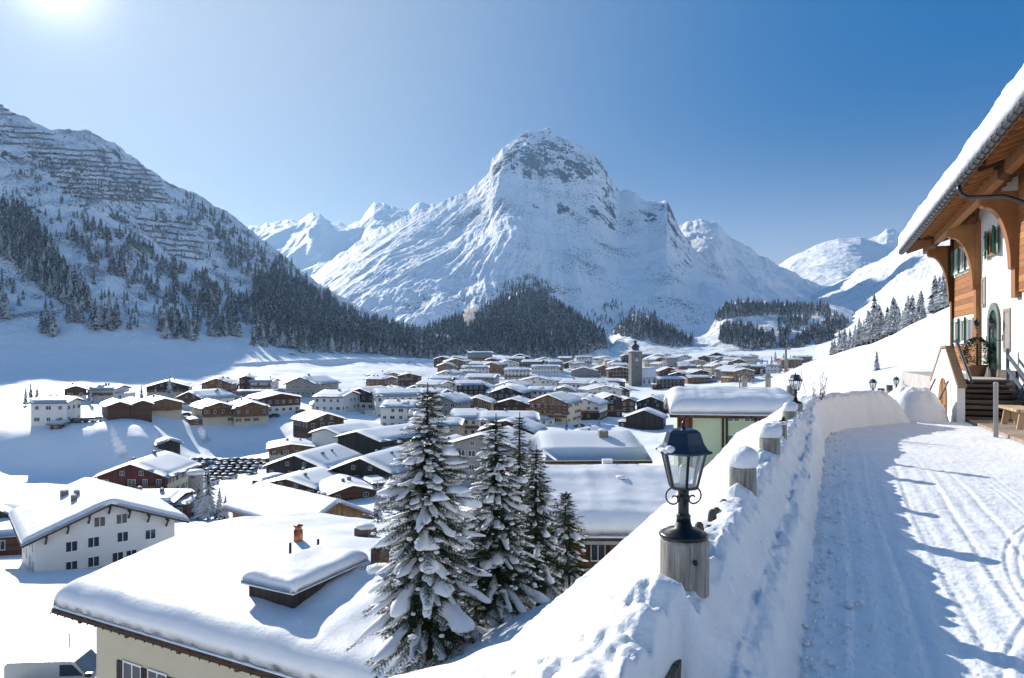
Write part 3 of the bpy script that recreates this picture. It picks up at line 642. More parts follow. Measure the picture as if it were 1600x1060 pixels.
for px, d, top, lab in [(1243, 12.65, 0.90, 'small black lantern on a snowy fence post where the big snow-covered roof ends'),
                        (1364, 22.4, 0.42, 'black lantern standing behind the bend of the snow bank'),
                        (1400.5, 27.5, 0.30, 'smallest and farthest black lantern, beside the snow heap')]:
    p = W(px, 550, d); r = empty('post_lamp', (p.x, p.y, 0), R(20), lab, 'lamp', 'lanterns on the road fence')
    post_mesh(0.12, top, int(px)).build('post', POST, r); lantern(r, top, 0.5, 0.98, False)
# short bare posts of the same fence farther on
for px, py, d, h_, lab in [(1292, 634, 21.5, .16, 'short post stub left of a pair beyond the snow bank'), (1300, 634, 21.9, .16, 'short post stub right of a pair beyond the snow bank'), (1390, 614, 27, .18, 'low squared post between the two far lanterns'), (1377, 620, 25, .22, 'dark low post beside the snow heap')]:
    p = W(px, py, d); r = tag(post_mesh(0.11, h_ + 0.0, int(px)).build('fence_post', POST, None, Matrix.Translation((p.x, p.y, p.z))), lab, 'fence post', 'posts along the road fence')
def build_palings():
    root = empty('paling_fence', tuple(map(float, (path_at(9.0)[0], path_at(9.0)[1], 0))), 0, 'old wooden paling fence buried in snow along the road edge', 'fence')
    inv = Matrix.Translation(-Vector(root.location)); rn = random.Random(4); s = 9.12; n = 0
    while s < 19 and n < 60:
        x, y, nx, ny = [float(v) for v in path_at(s)]
        if all(abs(s - sp) > 0.16 for sp in (10.1, 12.5)):
            off = rn.uniform(-.03, .02) - 0.10; h = 0.72 + rn.uniform(-.04, .085); w_ = rn.uniform(.024, .032) * (.8 if s < 10 else 1); h -= .11 * (s < 10)
            m = MB(); m.smooth = True; n_ = 9; tz = rn.uniform(-.02, .02)
            m.lathe([(w_ * 1.25, 0), (w_ * 1.2, h - .05), (w_ * .95, h - .015), (w_ * .5, h)], n_, (x + nx * off, y + ny * off, 0))
            m.build('paling', DARKW, root, inv.copy()); n += 1
        s += rn.uniform(0.21, 0.30)
    # boards of the lowest part laid bare at the near end
    for k in range(3):
        m = MB(); a = path_at(8.6); b = path_at(9.75); z = 0.20 + k * 0.13
        m.beam((float(a[0]) + .075 * float(a[2]), float(a[1]) + .075 * float(a[3]), z), (float(b[0]) + .065 * float(b[2]), float(b[1]) + .065 * float(b[3]), z), 0.03, 0.105)
        m.build('board', DARKW, root, inv.copy())
build_palings()
# ---------------------------------------------------------------- the big chalet on the right
UX, UY = -0.374, -0.9274
CH = empty('alpine_chalet', (17.5, 27.0, 0), math.atan2(UY, UX), 'large white plaster and honey-coloured timber chalet with wide snow-laden eave beside the road', 'chalet')
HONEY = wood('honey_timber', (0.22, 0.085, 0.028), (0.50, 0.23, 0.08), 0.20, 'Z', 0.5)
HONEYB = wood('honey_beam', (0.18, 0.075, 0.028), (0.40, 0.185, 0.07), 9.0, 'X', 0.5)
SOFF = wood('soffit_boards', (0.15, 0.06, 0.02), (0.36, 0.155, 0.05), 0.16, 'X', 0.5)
PLASTER = plain('white_plaster', (0.74, 0.72, 0.68), 0.8, 0.2, 0, 0.04, 1.5, 0.35)
GREEN = plain('green_shutter_paint', (0.012, 0.13, 0.075), 0.45, 0.4, 0, 0.2, 6)
GREYZ = plain('grey_zinc', (0.06, 0.065, 0.072), 0.35, 0.5, 0.6, 0.2, 5)
STONE = plain('grey_stone_surround', (0.27, 0.24, 0.21), 0.8, 0.2, 0, 0.15, 8, 0.3)
DGLASS = plain('dark_window_glass', (0.02, 0.025, 0.035), 0.08, 0.6, 0, 0.3, 1)
WHITEF = plain('white_frame_paint', (0.72, 0.72, 0.70), 0.5, 0.3, 0, 0.04, 4)
GREYW = wood('grey_weathered_boards', (0.035, 0.027, 0.022), (0.16, 0.125, 0.10), 0.14, 'Z')
m = MB()
m.box(0, 19, 0.0, 8, -0.5, 7.6); m.build('wall', PLASTER, CH)
def clad(x0, x1, z0, z1, holes=()):
    m = MB(); m.box(x0, x1, -0.07, 0.02, z0, z1); m.build('timber_cladding', HONEY, CH)
clad(0.02, 3.68, 1.18, 7.2); clad(8.3, 18, 3.55, 7.0)
m = MB(); m.box(3.68, 8.0, -0.045, 0.0, 1.05, 1.30); m.build('base_board', GREYW, CH)
for x in (0.0, 3.70, 7.95):
    w_ = 0.30 if x < 7 else 0.36
    m = MB(); m.box(x - 0.02, x + w_, -0.15, 0.03, 0.9 if x < 7 else 3.4, 6.3); m.build('corner_post', HONEYB, CH)
    # bracket beam with a quarter-round knee below
    zt = 5.98 + 0.05 * (x + 1)
    L = 0.95; poly = [(-L, zt), (-L, zt - 0.36), (-L + 0.08, zt - 0.42), (-L + 0.22, zt - 0.40)]
    for k in range(15):
        a = math.pi / 2 * k / 14; poly.append((-0.24 - 0.60 * (1 - math.sin(a)) * 1.0, zt - 0.42 - 1.75 * (1 - math.cos(a)) * 1.0))
    poly += [(-0.22, zt - 2.2), (-0.02, zt - 2.25), (-0.02, zt)]
    m = MB(); n = len(poly); xa, xb = x + 0.02, x + w_ - 0.02
    v = [(xa, p, q) for p, q in poly] + [(xb, p, q) for p, q in poly]
    m.add(v, [tuple(range(n)), tuple(range(2 * n - 1, n - 1, -1))] + [(i, (i + 1) % n, (i + 1) % n + n, i + n) for i in range(n)])
    m.build('bracket', HONEYB, CH)
def RZ(x, y): return 6.02 + 0.053 * (x + 1.0) + (y + 1.6) * 0.34     # underside of the eave boards
m = MB(); m.beam((-.8, -0.85, RZ(-.8, -0.85) - 0.25), (18, -0.85, RZ(18, -.85) - 0.25), 0.22, 0.36); m.build('purlin', HONEYB, CH)
m = MB(); m.beam((-.8, 0.3, RZ(-.8, 0.3) - 0.2), (0.1, 0.3, RZ(0, .3) - 0.2), 0.24, 0.34); m.build('purlin', HONEYB, CH)
roof = None
v = [(x, y, RZ(x, y) + dz) for dz in (0, 0.12) for x in (-1.0, 18.5) for y in (-1.6, 7)]
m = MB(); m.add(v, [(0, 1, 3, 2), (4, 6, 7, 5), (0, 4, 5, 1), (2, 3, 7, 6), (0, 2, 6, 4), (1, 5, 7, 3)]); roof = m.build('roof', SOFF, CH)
k = 0; x = -.9
while x < 18.2:
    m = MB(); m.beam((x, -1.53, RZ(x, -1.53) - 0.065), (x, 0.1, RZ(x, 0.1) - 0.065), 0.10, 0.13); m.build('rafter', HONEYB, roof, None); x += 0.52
m = MB(); m.beam((-1.02, -1.6, RZ(-1.0, -1.6) + .03), (18.5, -1.6, RZ(18.5, -1.6) + .03), 0.04, 0.17); m.build('fascia', GREYZ, roof)
m = MB(); m.smooth = True
pts = [(x, -1.70, RZ(x, -1.6) - 0.01) for x in np.linspace(-1.1, 18.5, 40)]; m.tube(pts, 0.085, 12)
x = -1.0
while x < 18.4:
    m.tube([(x, -1.70, RZ(x, -1.6) - .01), (x + .05, -1.70, RZ(x + .05, -1.6) - .01)], 0.105, 12); x += 0.42
m.build('gutter', GREYZ, CH)
m = MB(); m.smooth = True
x = -.85
while x < 18.4: m.ball((x, -1.62, RZ(x, -1.6) + 0.10), (0.16, 0.10, 0.05), 8, 5); x += 0.42
m.build('eave_tiles', GREYZ, roof)
m = MB(); m.smooth = True; xx = 9.3
pts = [(xx, -1.7, RZ(xx, -1.6) - .06), (xx, -1.7, RZ(xx, -1.6) - .22), (xx + .03, -1.64, RZ(xx, -1.6) - .34), (xx + .12, -1.5, RZ(xx, -1.6) - .46), (xx + .5, -0.75, 6.0), (xx + .62, -0.3, 5.75), (xx + .65, -0.13, 5.5), (xx + .65, -0.13, 1.2)]
m.tube(pts, 0.055, 10); m.build('downpipe', GREYZ, CH)
def roof_snow_chalet():
    nx, ny = 300, 60; X, V = np.meshgrid(np.linspace(-1.1, 18.6, nx), np.linspace(0, 1, ny), indexing='ij')
    Y = -1.76 + V ** 1.6 * 8.6; e = np.minimum(Y + 1.76, (X + 1.1) * 1.2)
    edge = np.sqrt(np.clip(1 - (1 - np.clip(e / 0.30, 0, 1)) ** 2, 0, 1))
    z = RZ(X, Y) + 0.13 + (0.74 + 0.09 * fbm(X * 0.6, Y * .5, 3) + 0.04 * fbm(X * 3, Y * 3, 3)) * edge
    Y2 = Y - 0.12 * np.exp(-((e - 0.12) / 0.16) ** 2) + 0.03 * fbm(X * 2.5, z * 2.5, 3) * (e < 0.3)
    top = np.stack([X, Y2, z], -1); bot = np.stack([X, Y + 0.03, RZ(X, Y) + 0.125], -1)
    Fa = grid_faces(nx, ny); N = nx * ny
    idx = np.arange(N).reshape(nx, ny); bd = np.concatenate([idx[:, 0], idx[-1, 1:], idx[::-1, -1][1:], idx[0, ::-1][1:-1]]); b2 = np.roll(bd, -1)
    side = np.stack([bd, b2, b2 + N, bd + N], 1)
    np_mesh('roof_snow', np.concatenate([top.reshape(-1, 3), bot.reshape(-1, 3)]), np.concatenate([Fa, Fa[:, ::-1] + N, side]), SNOW_NEAR, parent=CH)
roof_snow_chalet()
def window(x0, x1, z0, z1, y=-0.07, shutters=None, surround=None):
    m = MB(); s = 0.06
    m.box(x0, x1, y - .05, y, z0, z0 + s); m.box(x0, x1, y - .05, y, z1 - s, z1); m.box(x0, x0 + s, y - .05, y, z0 + s, z1 - s); m.box(x1 - s, x1, y - .05, y, z0 + s, z1 - s)
    m.box((x0 + x1) / 2 - .025, (x0 + x1) / 2 + .025, y - .045, y, z0 + s, z1 - s); m.box(x0 - .04, x1 + .04, y - .10, y, z0 - .05, z0)
    w = m.build('window', WHITEF if surround is None else surround, CH)
    m = MB(); m.box(x0 + s, x1 - s, y - .02, y + .01, z0 + s, z1 - s); m.build('pane', DGLASS, w)
def shutter(x0, x1, z0, z1, y=-0.07, ang=0):
    m = MB(); w = x1 - x0
    m.box(0, w, -.045, 0, 0, z1 - z0); m.box(.04, w - .04, -.06, -.04, .12, .2); m.box(.04, w - .04, -.06, -.04, z1 - z0 - .2, z1 - z0 - .12)
    for t in (.15, .85): m.box(-.02, .06, -.065, -.03, (z1 - z0) * t, (z1 - z0) * t + .03)
    m.build('shutter', GREEN, CH, Matrix.Translation((x0, y - .03, z0)) @ Matrix.Rotation(ang, 4, 'Z'))
for z0, z1 in ((2.20, 3.05), (4.85, 5.68)):
    m = MB(); m.box(0.45, 3.5, -0.10, -0.065, z0 - .12, z1 + .12); m.build('window_surround', PLASTER, CH)
    for k in range(3):
        a = 0.55 + k * 1.0; window(a + .32, a + .92, z0, z1, -0.10, None); shutter(a, a + .30, z0 - .05, z1 + .05, -0.10, R(-18))
window(5.25, 5.85, 4.98, 5.70, -0.0, surround=HONEYB)
shutter(4.72, 5.2, 4.9, 5.78, -.0, R(-10)); shutter(5.92, 6.42, 4.9, 5.78, 0, R(-20))
shutter(9.0, 9.5, 2.1, 3.1, 0)
window(9.55, 10.3, 2.15, 3.05, 0)
for x0, x1, z0, z1 in ((6.75, 7.25, 1.95, 3.05), (4.22, 4.52, 3.45, 4.25)):
    m = MB(); m.box(x0 - .1, x0, -.03, .02, z0 - .1, z1 + .1); m.box(x1, x1 + .1, -.03, .02, z0 - .1, z1 + .1); m.box(x0, x1, -.03, .02, z1, z1 + .1); m.box(x0, x1, -.05, .02, z0 - .1, z0)
    w = m.build('window', STONE, CH); m = MB(); m.box(x0, x1, -.012, .02, z0, z1); m.build('pane', plain('grey_blind', (0.33, 0.30, 0.28), 0.4), w)
# arched doorway with an open green door
def arch(x0, x1, z0, zs, n=14):
    c = (x0 + x1) / 2; r = (x1 - x0) / 2
    return [(x0, z0)] + [(c - r * math.cos(math.pi * k / n), zs + r * math.sin(math.pi * k / n)) for k in range(n + 1)] + [(x1, z0)]
m = MB(); o = arch(4.98, 6.32, 1.08, 2.75); i_ = arch(5.18, 6.12, 1.08, 2.72); n = len(o)
v = [(p, -0.06, q) for p, q in o] + [(p, -0.06, q) for p, q in i_] + [(p, 0.02, q) for p, q in o] + [(p, 0.02, q) for p, q in i_]
m.add(v, [f for k in range(n - 1) for f in ((k, k + 1, n + k + 1, n + k), (n + k, n + k + 1, 3 * n + k + 1, 3 * n + k), (k + 1, k, 2 * n + k, 2 * n + k + 1))]); m.build('door_surround', plain('grey_green_trim', (0.14, 0.17, 0.15), 0.7), CH)
m = MB(); m.prism(i_, -0.02, 0.0); dr = m.build('door', plain('dark_door_green', (0.006, 0.045, 0.03), 0.35, 0.4), CH)
m = MB(); m.box(5.32, 5.98, -0.035, -0.02, 2.3, 2.85); m.box(5.32, 5.98, -.035, -.02, 1.9, 1.97); m.build('pane', DGLASS, dr)
m = MB(); m.smooth = True; m.lathe([(.02, 0), (.03, .03), (.02, .05)], 8, mtx=Matrix.Translation((6.02, -.02, 2.05)) @ Matrix.Rotation(R(90), 4, 'X')); m.build('handle', IRON, dr)
for x, lab in ((4.72, 'small wall lantern on the stair side left of the arched green door'), (6.52, 'small wall lantern right of the arched green door')):
    w = CH.matrix_basis
    wl = empty('wall_lamp', tuple(Matrix.Translation(CH.location) @ Matrix.Rotation(CH.rotation_euler.z, 4, 'Z') @ Vector((x, -0.28, 2.62))), CH.rotation_euler.z, lab, 'wall lamp', 'wall lanterns beside the green door')
    m = MB(); m.smooth = True; m.tube([(0, 0, -.05), (0, .02, -.30), (0, .12, -.42), (0, .27, -.42), (0, .27, -.25)], .014, 7); m.build('arm', IRON, wl)
    m = MB(); m.lathe([(.05, 0), (.085, .2), (.12, .2), (.07, .27), (.02, .31), (.01, .36)], 6); m.build('lamp_body', IRON, wl)
    m = MB(); m.smooth = True; m.lathe([(.058, .02), (.078, .19)], 6); m.build('glass', GLASS, wl)
# plastered stair flank with sloping rails, arched cellar door, steps, landing
CM = Matrix.Translation(CH.location) @ Matrix.Rotation(CH.rotation_euler.z, 4, 'Z')
m = MB(); m.prism([(7.1, -.3), (7.1, .92), (8.65, 1.92), (9.15, 1.92), (10.6, .92), (10.6, -.3)][::-1], -2.0, -1.82); m.build('stair_parapet', PLASTER, CH)
for a, b in (((7.02, -1.91, .96), (8.62, -1.91, 1.99)), ((8.60, -1.91, 1.985), (9.2, -1.91, 1.985)), ((9.16, -1.91, 1.99), (10.75, -1.91, .93))):
    m = MB(); m.beam(a, b, .20, .07); m.build('coping', wood('coping_timber', (0.16, 0.10, 0.06), (0.36, 0.25, 0.16), 9, 'X'), CH)
m = MB(); m.smooth = True; m.tube([(8.95, -1.72, 2.14), (9.2, -1.72, 2.12), (10.7, -1.72, 1.12), (10.82, -1.72, 1.05)], .045, 10); m.build('handrail', GREYZ, CH)
m = MB(); m.prism(arch(8.42, 9.38, -.05, .62), -2.03, -1.99); cd = m.build('cellar_door', HONEYB, CH)
m = MB(); m.box(8.88, 8.92, -2.05, -2.02, -.05, 1.1); m.box(8.5, 9.3, -2.05, -2.03, .3, .36); m.build('door_board', wood('coping_timber', None, None), cd)
m = MB(); m.box(-0.2, 7.9, -1.82, -0.02, -.4, 1.05); m.build('landing', plain('pale_stone', (0.45, 0.43, 0.40), 0.8), CH)
for k in range(8):
    z = 1.05 - 0.131 * (k + 1) + 0.0; x0 = 7.9 + k * .32
    m = MB(); m.box(x0, x0 + .36, -1.80, -.25, z + .045, z + .131 - .012); m.box(x0, x0 + .03, -1.80, -.25, z - .05, z + .04); m.build('step', GREYW, CH)
m = MB(); m.prism([(7.9, -.3), (7.9, .90), (10.4, -.1), (10.4, -.3)][::-1], -1.78, -.3); m.build('stair_base', GREYW, CH)
DECK = wood('deck_boards', (0.20, 0.15, 0.11), (0.42, 0.34, 0.27), 0.14, 'X')
m = MB(); m.box(10.45, 16, -1.75, -.05, -.02, .075); tag(m.build('wooden_deck', DECK, None, CM), 'grey-brown plank deck at the foot of the chalet steps', 'deck')
m = MB(); m.beam((7.9, -.22, 1.75), (10.5, -.22, .75), .05, .10); m.beam((7.9, -.22, 1.35), (10.5, -.22, .35), .05, .10); m.beam((7.9, -.22, 1.05), (7.9, -.22, 1.95), .07); m.beam((10.5, -.22, 0), (10.5, -.22, .95), .07)
m.build('stair_rail', plain('blue_grey_paint', (0.07, 0.10, 0.15), 0.5), CH)
p = W(1556, 684, 14.75); m = MB(); m.smooth = True; m.lathe([(.045, -.1), (.045, 1.16), (.05, 1.17), (.03, 1.2)], 12)
tag(m.build('railing_post', plain('grey_pole', (0.30, 0.30, 0.31), 0.5), None, Matrix.Translation((p.x, p.y, 0))), 'plain grey pole standing at the snow edge in front of the steps', 'pole')
# potted conifer on the landing
pt = empty('potted_conifer', tuple(CM @ Vector((5.4, -0.42, 1.05))), 0, 'bushy dark green conifer in a terracotta pot beside the arched green door', 'potted plant')
m = MB(); m.smooth = True; m.lathe([(.17, 0), (.20, .02), (.26, .30), (.29, .31), (.29, .38), (.25, .38), (.23, .33)], 20); m.build('pot', plain('terracotta', (0.20, 0.10, 0.06), 0.7), pt)
rn = random.Random(3); V = []
for k in range(2600):
    th = rn.uniform(0, 6.283); z = rn.uniform(0, 1); rr = (0.46 * math.sin(math.pi * min(1, .18 + z * .8)) ** .7) * rn.uniform(.55, 1.05) * (1 + .18 * math.sin(3 * th + z * 8))
    c = Vector((rr * math.cos(th), rr * math.sin(th), .40 + z * .85)); d = Vector((math.cos(th) * .6, math.sin(th) * .6, rn.uniform(.1, 1))).normalized() * rn.uniform(.05, .10)
    w_ = d.orthogonal().normalized() * .014; V += [c - w_, c + w_, c + d]
np_mesh('foliage', np.array(V), np.arange(len(V)).reshape(-1, 3), plain('conifer_green', (0.03, 0.055, 0.02), 0.7, 0.2, 0, .4, 9), False, parent=pt)
m = MB(); m.smooth = True; m.tube([(0, 0, .3), (0, 0, 1.05)], .03, 7); m.build('stem', plain('bark', (0.08, 0.055, 0.04), 0.9), pt)
# shovel, bench, planks
sh = empty('snow_shovel', tuple(CM @ Vector((9.7, -0.13, 1.25))), CH.rotation_euler.z, 'long-handled snow shovel leaning upside down on the white wall right of the steps', 'shovel')
m = MB(); m.smooth = True; m.tube([(0, -.45, -1.2), (.0, -.02, .28)], .018, 8); m.build('handle', plain('blue_grey_paint', None), sh)
m = MB(); m.box(-.11, .11, -.03, .0, .20, .46); m.build('blade', IRON, sh)
be = empty('bench', tuple(CM @ Vector((12.1, -1.05, .075))), CH.rotation_euler.z, 'pale timber bench on the plank deck at the right edge', 'bench')
m = MB(); m.box(-.8, .8, -.25, .25, .40, .46); m.build('seat', wood('pale_timber', (0.38, 0.27, 0.16), (0.62, 0.48, 0.32), .3, 'X'), be)
for sx in (-.6, .6): m = MB(); m.prism([(-.2, 0), (-.14, .4), (.14, .4), (.2, 0), (.08, 0), (.05, .12), (-.05, .12), (-.08, 0)][::-1], -.03, .03, Matrix.Translation((sx, 0, 0)) @ Matrix.Rotation(R(90), 4, 'Z')); m.build('leg', wood('pale_timber', None, None), be)
for x0, ln, lab in ((9.75, .0, 'dark plank leaning on the white stair flank right of the cellar door'), (8.0, .0, 'grey plank leaning on the white stair flank left of the cellar door')):
    m = MB(); m.beam(CM @ Vector((x0 + .1, -2.5, -.02)), CM @ Vector((x0 + .0, -2.04, 1.05)), .06, .03); tag(m.build('plank', GREYW), lab, 'plank', 'planks leaning on the stair flank')
# low tiled garden wall beyond the heap
p = W(1436, 617, 27.5)
gw = empty('garden_wall', (p.x - .3, p.y, p.z - .3), R(-8), 'low dark wall with a row of rounded coping tiles behind the snow heap', 'wall')
m = MB(); m.box(-.2, 1.7, -.15, .15, 0, .42); m.build('wall', plain('dark_rubble', (0.05, 0.045, 0.04), 0.9), gw)
m = MB(); m.smooth = True
for k in range(8): m.ball((-.45 + k * .28, 0, .50 + (0.02 if k > 2 else 0)), (.07, .2, .05), 8, 5)
m.build('coping_tiles', plain('dark_tile', (0.06, 0.045, 0.04), 0.7), gw)
m = MB(); m.smooth = False; m.box(-.2, 1.7, -.17, .17, .42, .475); m.build('snow', SNOW, gw)
# ---------------------------------------------------------------- village houses
WM = {'white': plain('white_render', (0.66, 0.65, 0.62), 0.85, 0.2, 0, 0.05, 0.4, 0.2), 'cream': plain('cream_render', (0.56, 0.49, 0.36), 0.85, 0.2, 0, 0.06, 0.4, 0.2),
      'brown': wood('brown_boards', (0.045, 0.022, 0.013), (0.13, 0.062, 0.035), 0.3, 'Z'), 'dark': wood('dark_boards', (0.018, 0.016, 0.016), (0.055, 0.046, 0.042), 0.35, 'V'),
      'orange': wood('orange_boards', (0.12, 0.055, 0.022), (0.26, 0.125, 0.05), 0.3, 'Z'), 'grey': plain('grey_render', (0.26, 0.25, 0.245), 0.85, 0.2, 0, .08, .5),
      'pink': plain('pink_render', (0.34, 0.19, 0.15), 0.85, 0.2, 0, .06, .5), 'red': wood('red_brown_boards', (0.08, 0.018, 0.014), (0.17, 0.045, 0.035), 0.3, 'V'),
      'timber': wood('tan_timber', (0.12, 0.065, 0.03), (0.30, 0.18, 0.09), 0.3, 'V'), 'green': plain('pale_green_render', (0.48, 0.56, 0.38), 0.85, 0.2, 0, 0.04, 0.4, 0.2)}  # timber is a plain tan-brown board colour
EAVE = wood('eave_timber', (0.03, 0.018, 0.011), (0.09, 0.055, 0.033), 0.4, 'Y')
BALC = wood('balcony_rail', (0.10, 0.045, 0.018), (0.26, 0.125, 0.05), 0.25, 'V')
CHIM = plain('chimney_plaster', (0.20, 0.17, 0.15), 0.85)
def win_mesh(kind):
    m = MB()
    if kind == 'shuttered':
        m.m = 2; m.box(-.92, -.56, -.05, -.005, -.5, .5); m.box(.56, .92, -.05, -.005, -.5, .5)
    m.m = 0; m.box(-.56, .56, -.04, 0, .5, .57); m.box(-.56, .56, -.07, 0, -.58, -.5); m.box(-.56, -.5, -.04, 0, -.5, .5); m.box(.5, .56, -.04, 0, -.5, .5); m.box(-.03, .03, -.035, 0, -.5, .5)
    m.m = 1; m.box(-.5, -.03, -.02, 0, -.5, .5); m.box(.03, .5, -.02, 0, -.5, .5)
    return m.mesh('window_' + kind, [WHITEF if kind != 'dark' else EAVE, DGLASS, EAVE])
WIN = {k: win_mesh(k) for k in ('plain', 'shuttered', 'dark')}
def snow_roof(W2, y0, y1, hf, t, nu=17, nv=15, rough=0.10, seed=0.0, re=None, sag=0.0):
    """thick rounded snow lying on a roof: hf(across) = roof height"""
    re = re or t * 0.9
    def dist(n): c = (1 - np.cos(np.linspace(0, np.pi, n))) / 2; return c * 0.55 + np.linspace(0, 1, n) * 0.45
    a = -W2 + 2 * W2 * dist(nu); b = y0 + (y1 - y0) * dist(nv); A, B = np.meshgrid(a, b, indexing='ij')
    wv = 0.14 * t * fbm(B / 1.3 + seed, A * 0 + seed, 3); wu = 0.14 * t * fbm(A / 1.3 + seed + 5, B * 0 + seed, 3)
    e1 = np.clip((W2 - np.abs(A)) / (re * (1 + wv)), 0, 1); e2 = np.clip(np.minimum(B - y0, y1 - B) / (re * (1 + wu)), 0, 1)
    k = np.sqrt(np.clip(1 - (1 - e1) ** 2.4, 0, 1)) * np.sqrt(np.clip(1 - (1 - e2) ** 2.4, 0, 1))
    hh = hf(A); hs = 0.5 * hh + 0.25 * hf(A + 0.9 * t) + 0.25 * hf(A - 0.9 * t)
    z = hs + t * (0.12 + 0.88 * k) * (1 + wu * .25 + wv * .25) + rough * t * (fbm(A / 2.2 + seed, B / 2.2 + seed * 1.7, 3) + .12 * fbm(A / .6 + seed, B / .9, 3)) * k - sag * np.sin(np.pi * (B - y0) / (y1 - y0)) * 0
    bulge = 0.12 * t * np.sin(np.clip(k, 0, 1) * np.pi)
    A2 = A + np.sign(A) * bulge * (e1 < 1); B2 = B + np.where(B < (y0 + y1) / 2, -1, 1) * bulge * (e2 < 1)
    top = np.stack([A2, B2, z], -1).reshape(-1, 3); N = nu * nv
    idx = np.arange(N).reshape(nu, nv); bd = np.concatenate([idx[:, 0], idx[-1, 1:], idx[::-1, -1][1:], idx[0, ::-1][1:-1]])
    low = np.stack([A.ravel()[bd], B.ravel()[bd], (hf(A) + 0.004).ravel()[bd]], -1); nb = len(bd); r = np.arange(nb)
    side = np.stack([bd, N + r, N + np.roll(r, -1), np.roll(bd, -1)], 1)
    mid = np.stack([np.zeros(nv), b, hf(np.zeros(nv)) + .004], -1)
    return np.concatenate([top, low]), np.concatenate([grid_faces(nu, nv), side])
def house(P, yaw, w, d, h, rise, axis='g', wall='white', clad=None, win=True, balc=0, snow=0.7, oh=1.1, chim=1, name='chalet', label=None, cat='house', group=None, hi=False, wkind='plain', clad_from=0.5, deep=3.5, seed=None, winr=1.0, side_clad=False, roof_mat=None):
    rn = random.Random(seed if seed is not None else int(abs(P.x * 131 + P.y * 37)))
    r = empty(name, P, yaw, label, cat, group)
    if not hi: rise = min(rise, 0.105 * d) if axis == 'e' else min(rise, 0.19 * w)
    if axis == 'g': wa, L, M = w, d, Matrix.Identity(4)
    else: wa, L = d, w; M = Matrix.Translation((w / 2, d / 2, 0)) @ Matrix.Rotation(R(90), 4, 'Z')
    def hf(a): return h + rise * (1 - np.abs(a) / (wa / 2))
    m = MB(); m.prism([(-wa / 2, -deep), (-wa / 2, h), (0, h + rise), (wa / 2, h), (wa / 2, -deep)][::-1], 0, L, M); wl = m.build('wall', WM[wall], r)
    if clad:
        z0 = h * clad_from
        m = MB(); m.prism([(-wa / 2 - .04, z0), (-wa / 2 - .04, h - .02), (0, h + rise - .03), (wa / 2 + .04, h - .02), (wa / 2 + .04, z0)][::-1], -.05, L + .05 if side_clad else .6, M); m.build('gable_boards', WM[clad], r)
    W2 = wa / 2 + oh; th = 0.22; m = MB()
    for sg in (-1, 1):
        z1 = float(hf(W2)); z2 = h + rise
        v = [(0, -oh, z2), (sg * W2, -oh, z1), (sg * W2, L + oh, z1), (0, L + oh, z2)]; v = v + [(x, y, z + th) for x, y, z in v]
        f = [(0, 1, 2, 3), (7, 6, 5, 4), (0, 4, 5, 1), (1, 5, 6, 2), (2, 6, 7, 3)]
        m.add(v, f if sg < 0 else [q[::-1] for q in f], M)
    rf = m.build('roof', roof_mat or EAVE, r)
    if snow:
        V, Fc = snow_roof(W2 - .04, -oh + .04, L + oh - .04, lambda a: hf(a) + th, snow, 61 if hi else 13, 61 if hi else 9, 0.06 if hi else .12, rn.uniform(0, 50))
        V = (np.c_[V, np.ones(len(V))] @ np.array(M).T)[:, :3]
        sn = np_mesh('roof_snow', V, Fc, SNOW_FAR if not hi else SNOW, parent=r)
    for k in range(chim):
        a = rn.uniform(-.25, .25) * wa; b = rn.uniform(.2, .8) * L; c = M @ Vector((a, b, float(hf(a)))); s_ = rn.uniform(.28, .42)
        m = MB(); m.box(c.x - s_, c.x + s_, c.y - s_, c.y + s_, c.z, c.z + snow + .75); ch = m.build('chimney', CHIM, rf)
        m = MB(); m.smooth = True; m.ball((c.x, c.y, c.z + snow + .8), (s_ * 1.15, s_ * 1.15, .16), 8, 5); m.build('chimney_snow', SNOW_FAR, ch)
    if not hi and w > 9 and rn.random() < .45:      # lower annex with its own snow
        sg = rn.choice((-1, 1)); aw = rn.uniform(2.5, 4.5); ah = rn.uniform(2.2, 3.2); ad = min(d * .7, 8); xa = sg * (w / 2 + aw / 2)
        m = MB(); m.box(xa - aw / 2, xa + aw / 2, .6, .6 + ad, -deep, ah); an = m.build('annex', WM[clad or wall], r)
        V, Fc = snow_roof(aw / 2 + .35, .3, .9 + ad, lambda a: ah + 0 * a, .6, 9, 9, .1, rn.uniform(0, 9)); V = V + np.array([xa, 0, 0.0]); np_mesh('annex_snow', V, Fc, SNOW_FAR, parent=an)
        link('window', WIN['plain'], an, Matrix.Translation((xa, .59, ah * .55)) @ Matrix.Diagonal((1.0, 1, 1.0, 1)))
    if not hi and clad is None and rise > 1.2 and rn.random() < .3 and axis == 'e':      # dormer
        xd = rn.uniform(-.25, .25) * w; zd = h + rise * .45; m = MB(); m.box(xd - 1.1, xd + 1.1, d * .14, d * .4, h, zd + .9); dm_ = m.build('dormer', WM[wall], r)
        V, Fc = snow_roof(1.4, d * .14 - .3, d * .42, lambda a: zd + .9 + 0 * a, .55, 9, 7, .1, 1.0); V = V + np.array([xd, 0, 0.0]); np_mesh('dormer_snow', V, Fc, SNOW_FAR, parent=dm_)
        link('window', WIN['plain'], dm_, Matrix.Translation((xd, d * .14 - .01, zd + .35)) @ Matrix.Diagonal((1.0, 1, .8, 1)))
